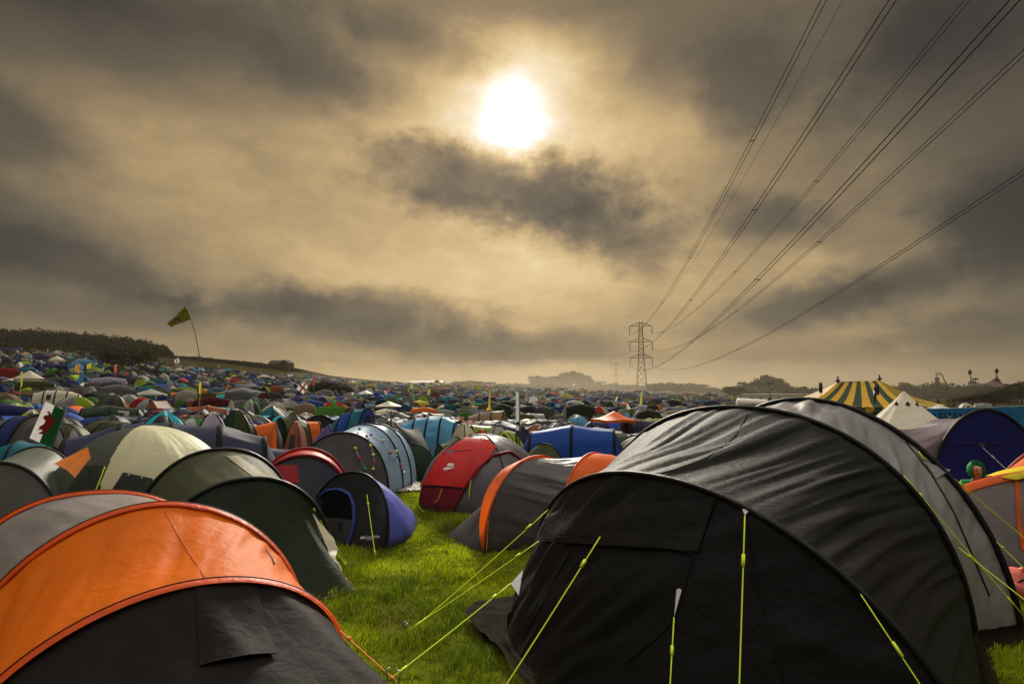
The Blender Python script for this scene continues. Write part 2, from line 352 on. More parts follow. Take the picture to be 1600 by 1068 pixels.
# ---- orange dome tent, lower left
def orange_tent():
    o1 = hoop((-3.459, 3.605), (-1.553, 5.382), .871, 1.955, -.053, 101); o2 = hoop((-4.557, 4.829), (-2.222, 6.182), 1.29, 1.87, 0, 101)
    o3 = hoop((-5.801, 6.032), (-3.508, 6.9), 1.228, 2.28, 0, 101)
    root = tent('dome_tent', 'bright orange tent with charcoal porch and grey back, nearest the grass on the left', base_c(o1, o2, o3))
    for a in ((-2.2, 4.2), (-3.2, 5.2), (-4.5, 6), (-4.8, 6.6)): TENTS.append((*a, 1.5))
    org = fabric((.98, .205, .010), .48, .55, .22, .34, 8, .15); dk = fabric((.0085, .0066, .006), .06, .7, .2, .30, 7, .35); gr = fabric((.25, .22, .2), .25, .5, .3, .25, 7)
    g = gcurve([(-3.459, 3.605), (-3.0, 3.0), (-2.0, 3.05), (-1.15, 3.9), (-.95, 4.65), (-1.12, 5.0), (-1.553, 5.382)], 101)
    por = loft(o1, g, 40, .05, .035, 15, 2, fx=1.4); mid = loft(o2, o1, 44, .045, .034, 24, 4, fx=1.2, skew=.15); rear = loft(o3, o2, 30, .05, .02, 22, 6)
    back = loft(o3, gcurve([(-5.801, 6.032), (-5.7, 7.2), (-4.6, 7.9), (-3.8, 7.6), (-3.508, 6.9)], 101), 12, 0, .02, 12, 1)
    MB().grid(por).build('porch', dk, root); MB().grid(mid).build('main_fly', org, root); MB().grid(rear).build('rear_fly', gr, root); MB().grid(back).build('rear_wall', gr, root)
    rib = fabric((.70, .085, .005), .25, .5, .35, .35, 12)
    for h in (o1, o2, o3):                      # flat sewn ribbon plus pole
        c = (h[0] + h[-1]) / 2; d = h - c; d /= np.linalg.norm(d, axis=1)[:, None]; e = (o1.mean(0) - o2.mean(0)); e[2] = 0; e /= np.linalg.norm(e)
        A = np.stack([h + d * .012 - e * .035, h + d * .03, h + d * .034 + e * .02, h + d * .006 + e * .055])
        MB().grid(A).build('pole_sleeve', rib, root)
        MB().tube(h + d * .036 - e * .004, .006, 6).build('piping', fabric((.09, .012, .004), 0, .5), root)
    sm = Surf(mid); MB().tube(sm.line([(258, 798), (278, 835), (300, 870), (322, 905)], .002), .0035, 5).build('seam', rib, root)
    so1 = Surf(o1[None].repeat(2, 0)); so2 = Surf(o2[None].repeat(2, 0))
    for q, s_ in ((so1, [(348, 912), (345, 920)]), (so2, [(259, 788), (260, 801)])):
        a = q.pick(*s_[0], .05); b = a + (P(*s_[1], a[1]) - a); MB().bar(a, b, .008, 5).build('sleeve_seam', fabric((.04, .015, .01), 0, .6), root)
    sp = Surf(por); vt = sp.patch([(305, 918), (398, 916), (432, 1022), (312, 1040)], 24, 24, .012, .03); vt = vt + .012 * vn(np.linspace(0, 7, 25)[None], np.linspace(0, 5, 25)[:, None], 2)[..., None] * np.array([.4, -.6, .3]) * np.linspace(0, 1, 25)[:, None, None]
    MB().grid(vt).build('vent_cover', dk, root)
    MB().tube(vt[-1], .005, 6).build('vent_hem', dk, root)
    guy(so1.pick(72, 1030, .03), G(110, 1100), root, ORROPE, .006); guy(sp.pick(532, 985, .02), G(622, 1066), root, ORROPE, .006)
    guy(so2.pick(30, 905, .04), G(2, 985), root, ORROPE, .008, False)
    MB().tube(sm.line([(414, 858), (424, 871), (428, 882)], .01, 3), .006, 5).build('toggle', DARKPOLE, root)
orange_tent()
# ---- dark green tunnel tent
def green_tent():
    g1 = hoop((-4.174, 6.622), (-2.408, 7.762), 1.26, 2.17, 0, 81); g2 = hoop((-5.067, 7.641), (-3.292, 8.844), 1.511, 2.2, 0, 81)
    root = tent('tunnel_tent', 'dark green tunnel tent with black hoops and cream edged porch', base_c(g1, g2))
    for a in ((-3.1, 6.8), (-3.7, 7.8), (-4.3, 8.4)): TENTS.append((*a, 1.2))
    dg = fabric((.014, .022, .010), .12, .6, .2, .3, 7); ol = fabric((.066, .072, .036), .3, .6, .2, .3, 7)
    por = loft(g1, gcurve([(-4.174, 6.622), (-3.8, 5.9), (-2.9, 6.0), (-2.2, 6.62), (-1.87, 6.93), (-2.1, 7.25), (-2.408, 7.762)], 81), 34, .09, .04, 12, 5, fx=1.3)
    mid = loft(g2, g1, 30, .05, .025, 20, 2); back = loft(g2, gcurve([(-5.067, 7.641), (-5.4, 8.6), (-4.6, 9.4), (-3.9, 9.4), (-3.292, 8.844)], 81), 12, 0, .02, 10, 3)
    MB().grid(por).build('porch', dg, root); MB().grid(mid).build('main_fly', ol, root); MB().grid(back).build('rear_wall', ol, root)
    for h in (g1, g2): sleeve(h, .028, 'pole_sleeve', None, root)
    cr = fabric((.6, .57, .42), .3, .55, .3, .2); sp = Surf(por)
    a = sp.line([(487, 803), (500, 832), (515, 862), (533, 893), (552, 922)], .012, 8); w = np.linspace(.02, .05, len(a))[:, None]
    w = (.02 + .16 * np.exp(-((np.linspace(0, 1, len(a)) - .35) / .2) ** 2))[:, None]
    MB().grid(np.stack([a, a + w * np.array([.8, .25, -.25])])).build('cream_edging', cr, root)
    sm = Surf(mid); MB().grid(sm.patch([(352, 712), (372, 712), (430, 752), (395, 745)], 8, 8, .008)).build('cream_panel', fabric((.32, .3, .19), .4, .5), root)
    MB().tube(np.array([G(505, 936, .02), G(528, 928, .03)]), .008, 5).build('hem', cr, root)
    guy(Surf(g1[None].repeat(2, 0)).pick(479, 778, .02), G(548, 890), root, r=.007); guy(P(484, 782, 7.6), G(520, 846), root, r=.006)
green_tent()
# ---- dome helper
def dome_grid(c, ax, ay, H, rz=0, e=3.2, prof=1.0, nth=72, ns=20, pinch=.05, z0=0., wr=.012, seed=0, flat=1.0, apex=(0, 0)):
    th = np.linspace(0, 2 * PI, nth + 1)[None]; s = np.linspace(0.0, 1, ns + 1)[:, None]
    R = (np.abs(np.cos(th)) ** e + np.abs(np.sin(th)) ** e) ** (-1 / e)
    a = s * PI / 2; rr = np.sin(a) ** flat; zz = np.cos(a) ** prof
    k = 1 - pinch * np.sin(PI * s) * (np.cos(2 * th) ** 2)          # panels sink between crossing poles
    rr = rr * k; w = wr * (vn(th * 9, s * 4, seed) + .6 * vn(th * 25, s * 2.0, seed + 1)) * np.sin(PI * np.clip(s, 0, 1)) * 1.6
    x = ax * R * np.cos(th) * (rr + w); y = ay * R * np.sin(th) * (rr + w); z = H * (zz * np.ones_like(th) - .6 * pinch * np.sin(PI * s) * np.cos(2 * th) ** 2 + w * .7)
    x = x + apex[0] * zz; y = y + apex[1] * zz
    cs, sn = math.cos(rz), math.sin(rz)
    g = np.stack([c[0] + x * cs - y * sn, c[1] + x * sn + y * cs, z0 + np.maximum(z, 0)], -1)
    g[:, -1] = g[:, 0]; return g
def dome_poles(g, parent, r=.02, mat=None, idx=(1, 3, 5, 7)):
    n = g.shape[1] - 1
    for k in ((idx[0], idx[2]), (idx[1], idx[3])):
        a = g[:, k[0] * n // 8]; b = g[:, k[1] * n // 8]; MB().tube(np.concatenate([a[::-1], b[1:]]) + [0, 0, r * .7], r, 6).build('pole_sleeve', mat or DARKPOLE, parent)
# ---- cream dome behind
def cream_tent():
    c = np.array([-6.35, 9.9, 0]); root = tent('dome_tent', 'grey green dome tent with broad cream panel over the top', c, 1.5)
    g = dome_grid(c, 1.55, 1.25, 1.74, -.25, 2.6, 1.0, pinch=.03, wr=.007, apex=(.05, 0)); s = Surf(g)
    MB().grid(g).build('fly', fabric((.075, .08, .06), .25, .5, .4, .3), root)
    cr = fabric((.80, .76, .48), .4, .5, .35, .25, 6, .12)
    f = upsample(g, 4); p0, p1, p2 = s.pick(206, 674, 0), s.pick(152, 776, 0), np.array([c[0], c[1], 0]); nn = np.cross(p1 - p0, p2 - p0); nn *= np.sign(nn[0])
    side = ((f - p0) @ nn) > 0; nrm = f - [c[0], c[1], .3]; nrm /= np.linalg.norm(nrm, axis=2, keepdims=True); f = f + nrm * .02; mb = MB(); m_, n_ = side.shape; q = side[:-1, :-1] & side[1:, :-1] & side[:-1, 1:] & side[1:, 1:]
    mb.add(f.reshape(-1, 3), [(i * n_ + j, i * n_ + j + 1, (i + 1) * n_ + j + 1, (i + 1) * n_ + j) for i, j in zip(*np.nonzero(q))]); mb.build('cream_panel', cr, root)
    MB().grid(s.patch([(195, 739), (240, 749), (222, 786), (170, 778)], 8, 8, .045)).build('window', fabric((.02, .026, .018), 0, .5, .3, .5), root)
    MB().grid(s.patch([(132, 728), (170, 728), (150, 778), (100, 776)], 8, 8, .02)).build('lower_panel', fabric((.03, .038, .026), .1, .5, .3, .6), root)
    for q in ((204, 744), (223, 748), (239, 750)): MB().ball(s.pick(*q, .055), .014, 6).build('toggle', WHITE, root)
    MB().tube(s.line([(166, 730), (155, 760), (146, 780)], .03), .01, 5).build('edge_tape', NEON, root)
cream_tent()
# ---- grey hoop tent at the left edge
def grey_left():
    a = hoop((-8.55, 8.5), (-6.4, 8.35), 1.3, 2.05, 0, 61); b = hoop((-9.3, 10.2), (-7.5, 10.2), 1.35, 2.05, 0, 61)
    root = tent('tunnel_tent', 'plain mid grey tunnel tent with black front hoop beside the cream topped dome', base_c(a, b), 1.4)
    fr = loft(a, gcurve([(-8.55, 8.5), (-8.2, 8.05), (-7.5, 7.95), (-6.8, 8.0), (-6.4, 8.35)]), 16, -.02, .015, 10, 1)
    MB().grid(fr).build('front_panel', fabric((.115, .11, .105), .15, .5, .4, .15), root)
    MB().grid(loft(a, b, 18, .04, .02, 16, 2)).build('fly', fabric((.09, .1, .075), .25), root); sleeve(a, .025, 'pole_sleeve', None, root)
    MB().grid(loft(b, gcurve([(-9.3, 10.2), (-8.4, 10.9), (-7.5, 10.2)]), 8)).build('rear_wall', fabric((.3, .28, .24), .25), root); sleeve(b, .02, 'pole_sleeve', None, root)
    p = [P(84, 724, 8.0), P(137, 698, 8.3), P(142, 714, 8.3), P(117, 746, 7.9)]
    A = np.array([[p[0], p[0] * .5 + p[1] * .5, p[1]], [p[0] * .5 + p[3] * .5 + [0, .05, 0], sum(p) / 4 + np.array([0, .07, 0]), p[2] * .6 + p[1] * .4], [p[3], p[3] * .5 + p[2] * .5, p[2]]])
    MB().grid(upsample(A, 4)).build('orange_flap', fabric((.8, .23, .04), .4), root)
    guy(p[1], G(152, 800), root, r=.004, runner=False)
grey_left()
# ---- black and purple pop-up tent
def popup_tent():
    L, R = G(474, 838), G(603, 858); a = hoop(L, R, 1.04, 2.2, -.25, 81)
    root = tent('popup_tent', 'small black pop-up tent with purple back and blue edged doorway', ((L[0] + R[0]) / 2, (L[1] + R[1]) / 2 + .4, 0), 1.1)
    fr = loft(a, gcurve([L, L + [.2, -.12, 0], (L + R) / 2 + [.02, -.16, 0], R + [-.2, -.10, 0], R], 81), 30, -.05, .02, 14, 2)
    k = gcurve([L, L + [.2, 1.2, 0], G(620, 790), G(650, 806) , G(644, 838), R], 81)
    bk = loft(a, k, 30, .12, .018, 12, 6, bulge=.2)
    blk = fabric((.016, .016, .018), .03, .5, .4, .3); pur = fabric((.15, .18, .66), .35, .42, .5, .2, 5)
    MB().grid(fr).build('front_panel', blk, root); MB().grid(bk).build('purple_back', pur, root); sleeve(a, .018, 'pole_sleeve', None, root)
    s = Surf(fr); MB().grid(s.patch([(507, 772), (545, 768), (551, 812), (500, 806)], 10, 10, .006)).build('doorway', fabric((.004, .004, .005), 0, .8, .1, .1), root)
    MB().grid(s.patch([(498, 806), (551, 812), (542, 852), (505, 845)], 8, 8, .006)).build('door_sill', fabric((.04, .04, .042), .05, .55), root)
    MB().tube(s.line([(500, 776), (512, 766), (530, 764), (547, 772), (554, 790), (554, 815), (549, 838), (543, 856)], .016), .026, 8).build('door_trim', fabric((.035, .06, .30), .2, .5), root)
    MB().tube(s.line([(500, 842), (520, 848), (540, 846)], .014), .014, 6).build('door_trim', fabric((.03, .05, .25), .2, .5), root)
    MB().tube(s.line([(482, 780), (490, 784), (497, 792)], .016), .02, 6).build('door_tieback', fabric((.03, .05, .25), .2, .5), root)
    w = fabric((.75, .75, .75), 0, .6)
    v, f = s.poly([(563, 842), (566, 836.5), (568, 839), (569.5, 836.5), (571.5, 841)], .012); MB().add(v, f).build('logo', w, root)
    word(s, 'Eurohike', (572, 841.5), (21, -2.0), 5.2, w, root, .012); word(s, 'outdoors', (572, 843.6), (11, -.8), 2.0, w, root, .012)
    guy(s.pick(575, 773, .03), G(587, 872), root, r=.006); guy(P(480, 797, 8.55), G(548, 892), root, r=.006)
def word(s, text, at, adv, size, mat, parent, off=.01, name='lettering'):
    cu = bpy.data.curves.new('lettering', 'FONT'); cu.body = text; cu.size = 1; cu.resolution_u = 2
    ob = bpy.data.objects.new('lettering', cu); COL.objects.link(ob)
    me = bpy.data.meshes.new_from_object(ob.evaluated_get(bpy.context.evaluated_depsgraph_get())); bpy.data.objects.remove(ob)
    V = np.array([v.co[:] for v in me.vertices]); F_ = [tuple(p.vertices) for p in me.polygons]; bpy.data.meshes.remove(me)
    w = V[:, 0].max(); out = []
    for x, y, _ in V:
        u = x / w; out.append(s.pick(at[0] + adv[0] * u, at[1] + adv[1] * u - y * size / .72, off) if s else None)
    if s: return MB().add(out, F_).build(name, mat, parent, smooth=False)
    return V / [w, 1, 1], F_
popup_tent()
# ---- red domed tent with grey sides
def red_tent():
    c = np.array([-.62, 12.35, 0]); root = tent('dome_tent', 'red tent with maroon door, grey sides and white emblem', c, 1.6)
    g = dome_grid(c, 1.25, 1.3, 1.4, -.35, 2.6, .95, pinch=.05, wr=.02, seed=3); s = Surf(g)
    MB().grid(g).build('fly', fabric((.12, .11, .115), .2, .45, .45, .3), root)
    red = fabric((.68, .025, .022), .35, .45, .4, .2, 6, .15); mar = fabric((.19, .012, .016), .2, .5, .35, .2)
    A = s.patch([(690, 710), (775, 700), (730, 762), (660, 757)], 16, 14, .03, .03); MB().grid(A).build('red_top', red, root)
    MB().grid(s.patch([(692, 708), (728, 684), (762, 688), (776, 700)], 12, 8, .028)).build('red_top', red, root)
    MB().grid(s.patch([(660, 760), (726, 763), (704, 806), (658, 800)], 12, 12, .022)).build('door', mar, root)
    MB().tube(s.line([(657, 759), (690, 760), (730, 764)], .03), .012, 6).build('door_hood', fabric((.05, .006, .008), 0, .5), root)
    MB().tube(s.line([(704, 806), (722, 770), (745, 735), (770, 712), (796, 706), (818, 722), (832, 748)], .02), .03, 8).build('edge_tape', mar, root)
    w = fabric((.8, .72, .66), .1, .6)
    v, f = s.poly([(700, 725.5), (705, 724.5), (709, 725), (711, 727), (707, 729), (702, 729.5), (699, 728)], .04); MB().add(v, f).build('emblem', w, root)
    v, f = s.poly([(693.5, 732), (700, 730.5), (706, 731), (711, 728.5), (709, 732), (704, 734), (699, 736), (695.5, 737.5), (694, 735)], .04); MB().add(v, f).build('emblem', w, root)
    MB().tube(s.line([(692, 764), (686, 780), (680, 786)], .03, 3), .009, 5).build('cord', plain('cord_amber', (.6, .42, .08)), root)
    MB().tube(s.line([(738, 742), (735, 758), (733, 780)], .03, 3), .009, 5).build('cord', NEON, root)
    guy(s.pick(645, 786, .02), G(678, 822), root, r=.006)
    dome_poles(g, root, .014)
red_tent()
# ---- orange and grey tunnel tent
def orange_grey():
    q1 = hoop((-.40, 8.5), (1.15, 10.7), 1.24, 2.1, 0, 161); q2 = hoop((.72, 8.95), (2.05, 11.15), 1.24, 2.1, 0, 161)
    root = tent('tunnel_tent', 'grey tunnel tent with two wide orange hoop bands', base_c(q1, q2), None)
    for a in ((.3, 9.6), (1.3, 10), (-.3, 9.6)): TENTS.append((*a, 1.3))
    gr = fabric((.085, .078, .074), .15, .42, .5, .3); og = fabric((.88, .14, .012), .35, .45, .4, .2)
    md = loft(q1, q2, 40, .07, .05, 34, 2, fx=1.1, skew=.1); N_ = G(700, 836)
    po = loft(q1, gcurve([(-.40, 8.5), (-.72, 8.85), N_[:2], (-.75, 9.9), (.2, 10.7), (1.15, 10.7)], 161), 24, .05, .02, 12, 3)
    MB().grid(md).build('main_fly', gr, root); MB().grid(po).build('porch', gr, root)
    MB().grid(loft(q2, gcurve([(.72, 8.95), (1.7, 9.5), (2.4, 10.2), (2.05, 11.15)], 161), 10, -.05)).build('rear_wall', gr, root)
    for h, e in ((q1, -.27), (q2, .5)):
        c = (h[0] + h[-1]) / 2; d = h - c; d /= np.linalg.norm(d, axis=1)[:, None]; t = np.sin(np.linspace(0, PI, 161))[:, None] ** .6
        o = np.array([1., .15, 0]) * e; A = np.stack([h + d * .02, h + d * .012 + o * t * .5 - d * .02 * t, h + d * .004 + o * t - d * .07 * t])
        if e > 0: A = np.stack([h + d * .02, h + d * (.015) + o * t * .5 - d * .02 * t, h + o * t - d * .08 * t])
        MB().grid(A).build('orange_band', og, root); MB().tube(h + d * .03, .016, 6).build('pole_sleeve', og, root)
    s = Surf(po); MB().tube(s.line([(758, 782), (748, 805), (735, 836)], .004), .006, 5).build('seam', fabric((.1, .03, .02), 0), root)
    guy(Surf(q1[None].repeat(2, 0)).pick(767, 812, .02), G(760, 866), root, ORROPE, .006, False)
orange_grey()
# ---- red and navy dome
def red_navy():
    L, R = (-4.35, 9.35), (-2.75, 10.1); a = hoop(L, R, 1.25, 2.1, 0, 61); b = hoop((-4.6, 10.2), (-3.0, 10.9), 1.28, 2.1, 0, 61)
    root = tent('dome_tent', 'navy domed tent with glowing red band and red door flap', base_c(a, b), 1.0)
    rd = fabric((.62, .05, .04), .4); MB().grid(loft(a, b, 14, .02, .015, 14, 1)).build('red_band', rd, root)
    fr = loft(a, gcurve([L, (-3.9, 9.05), (-3.3, 9.15), (-2.7, 9.7), R]), 20, -.03, .02, 12, 4); MB().grid(fr).build('front_panel', fabric((.03, .035, .05), .15), root)
    MB().grid(loft(b, gcurve([(-4.6, 10.2), (-4.3, 11.2), (-3.2, 11.5), (-3.0, 10.9)]), 10)).build('rear_wall', fabric((.03, .035, .05), .15), root)
    sleeve(a, .03, 'pole_sleeve', fabric((.3, .02, .02), .1), root); sleeve(b, .03, 'pole_sleeve', fabric((.3, .02, .02), .1), root)
    s = Surf(fr); MB().grid(s.patch([(420, 727), (465, 726), (467, 755), (440, 755)], 8, 8, .012)).build('door_flap', fabric((.42, .02, .025), .3), root)
red_navy()
# ---- grey and pale blue tunnel tent hung with balls
def ball_tent():
    hs = [hoop((-4.65, 12.3), (-2.72, 12.75), 1.42, 2.15, 0, 61), hoop((-4.35, 13.2), (-2.55, 13.5), 1.55, 2.1, 0, 61), hoop((-4.1, 13.9), (-2.42, 13.9), 1.52, 2.1, 0, 61), hoop((-3.9, 14.7), (-2.4, 14.6), 1.35, 2.1, 0, 61)]
    root = tent('tunnel_tent', 'grey fronted pale blue tunnel tent strung with small coloured balls', base_c(*hs), 1.5)
    gb = fabric((.38, .52, .66), .35, .45, .4, .2)
    fr = loft(hs[0], gcurve([(-4.65, 12.3), (-4.2, 11.95), (-3.4, 12.05), (-2.85, 12.35), (-2.72, 12.75)]), 18, -.02, .02, 12, 1)
    MB().grid(fr).build('front_panel', fabric((.085, .078, .075), .15), root); G_ = []
    for i in range(3): g = loft(hs[i], hs[i + 1], 12, .03, .018, 14, i + 2); G_.append(g); MB().grid(g).build('fly', gb, root)
    MB().grid(loft(hs[3], gcurve([(-3.9, 14.7), (-3.2, 15.3), (-2.4, 14.6)]), 8)).build('rear_wall', gb, root)
    for h in hs: sleeve(h, .02, 'pole_sleeve', None, root)
    s = Surf(fr, *G_, *[h[None].repeat(2, 0) for h in hs])
    st = thing('ball_garland', 'strings of small coloured plastic balls draped over the pale blue tunnel tent', 'garland', base_c(*hs))
    cols = {'y': (.7, .62, .08), 'r': (.4, .02, .05), 't': (.03, .3, .28), 'l': (.5, .62, .15), 'p': (.25, .2, .5), 'w': (.7, .6, .75)}
    lines = [[(555, 701, 'y'), (561, 717, 'r'), (570, 733, 't')], [(561, 673, 't'), (571, 684, 'p'), (578, 697, 'y'), (582, 711, 'l'), (584, 724, 'r'), (582, 733, 'y')], [(578, 681, 'p'), (597, 690, 'l'), (607, 708, 'r'), (615, 715, 'w'), (619, 705, 'y'), (620, 712, 't')], [(626, 726, 'r'), (632, 738, 'w')]]
    for ln in lines:
        p = [s.pick(a, b, .05) if a < 617 else P(a, b, 13.2) for a, b, _ in ln]; MB().tube(np.array(p), .006, 4).build('string', WHITE, st)
        for q, (_, _, c) in zip(p, ln): MB().ball(q, .036, 10).build('ball', plain('ball_plastic_' + c, cols[c], .35), st)
    for q, c in (((645.5, 745), 'y'), ((634, 737), 'w')):
        p = G(*q); p[2] = .04; tag(MB().ball(p, .04, 10).build('plastic_ball', plain('ball_plastic_' + c, cols[c], .35)), 'tiny ' + ('yellow' if c == 'y' else 'white') + ' plastic ball lying on the grass by the olive dome', 'ball')
ball_tent()
# ---- navy tent on the right, striped drape beside it
def navy_right():
    a = hoop((9.35, 12.9), (12.0, 12.9), 2.0, 1.9, 0, 61, -.1); b = hoop((10.5, 15.6), (13.0, 15.9), 1.7, 2.0, 0, 61, -.15)
    root = tent('tunnel_tent', 'tall navy tunnel tent with draped dusky side, beside the white bell tent', (10.7, 13.8, -.1), 1.9)
    ln = gcurve([(9.35, 12.9), (10.0, 12.7), (10.7, 12.65), (11.4, 12.7), (12.0, 12.9)], 61, -.1); fr = loft(a, ln, 16, 0, .015, 10, 2)
    nv = fabric((.014, .016, .16), .25, .45, .4, .15); du = fabric((.14, .105, .115), .15, .6, .12, .2)
    MB().grid(fr).build('front_panel', nv, root); MB().grid(loft(a, b, 20, .12, .05, 22, 5)).build('fly', du, root)
    arc = a[4:27]; tl, bl = P(1372, 669, 14.4), P(1385, 800, 11.9); v = np.linspace(0, 1, 23)[:, None]; left = bl * (1 - v) + tl * v; u = np.linspace(0, 1, 41)[None, :, None]
    W_ = left[:, None] * (1 - u) + arc[:, None] * u; vv = np.linspace(0, 1, 23)[:, None]; uu = u[..., 0]
    W_[..., 2] -= .16 * np.sin(PI * uu) * (.4 + .6 * vv); W_[..., 1] -= .10 * (vn(vv * 13 + uu * 2.5, uu * 1.1, 3) + .5 * vn(vv * 27 + uu * 5, uu * 1.6, 4)) * np.sin(PI * np.clip(uu * .9 + .08, 0, 1)) * 1.6
    MB().grid(W_).build('side_awning', du, root)
    MB().grid(loft(b, gcurve([(10.5, 15.6), (11.8, 16.6), (13.0, 15.9)], 61, -.15), 8)).build('rear_wall', nv, root)
    sleeve(a, .035, 'pole_sleeve', None, root); s = Surf(fr)
    MB().tube(s.line([(1468, 691), (1520, 692), (1580, 694)], .01), .01, 5).build('seam', fabric((.015, .015, .09), 0), root)
    v, f = s.poly([(1526, 692), (1541, 692), (1534, 699)], .015); MB().add(v, f).build('guy_tab', fabric((.08, .08, .09), 0), root)
    guy(s.pick(1534, 699, .03), np.array([10.55, 11.3, 0]), root, plain('rope_pale', (.45, .5, .5)), .007)
navy_right()
# ---- orange and yellow trimmed tent at the right edge
def orange_right():
    a = hoop((5.7, 8.5), (9.7, 7.5), 1.25, 1.9, 0, 61); b = hoop((7.75, 9.5), (10.8, 8.9), 1.62, 2.0, 0, 61)
    root = tent('dome_tent', 'grey dome tent with orange seams and yellow canopy patch, beside the seated person', base_c(a, b), None)
    TENTS.append((8, 8.6, 1.9)); gr = fabric((.14, .125, .12), .2, .45, .4, .3); og = fabric((.85, .15, .02), .4); yl = fabric((.85, .72, .02), .4, .5)
    fr = loft(a, gcurve([(5.7, 8.5), (6.4, 7.7), (7.9, 7.0), (9.0, 6.9), (9.6, 7.5)]), 26, -.06, .03, 12, 3)
    MB().grid(fr).build('front_panel', gr, root); tp = loft(a, b, 18, .05, .02, 12, 4); MB().grid(tp).build('fly', og, root)
    MB().grid(loft(b, gcurve([(7.75, 9.5), (8.6, 10.6), (10.4, 10.4), (10.8, 8.9)]), 10)).build('rear_wall', gr, root)
    c = (a[0] + a[-1]) / 2; d = a - c; d /= np.linalg.norm(d, axis=1)[:, None]
    MB().grid(np.stack([a + d * .03 + [0, .05, 0], a + d * .04, a + d * .0 + [0, -.06, -.05]])).build('orange_band', og, root)
    sleeve(b, .03, 'pole_sleeve', fabric((.42, .05, .03), .2), root); s = Surf(fr, tp)
    MB().grid(s.patch([(1541, 745), (1600, 733), (1612, 745), (1588, 752)], 10, 6, .05)).build('yellow_patch', yl, root)
    MB().grid(s.patch([(1600, 733), (1650, 736), (1650, 746), (1612, 745)], 6, 4, .05)).build('yellow_patch', yl, root)
    A = s.line([(1589, 752), (1591, 780), (1592, 820), (1600, 860)], .015); MB().grid(np.stack([A - [.03, 0, 0], A + [.03, 0, 0]])).build('seam_tape', og, root)
orange_right()
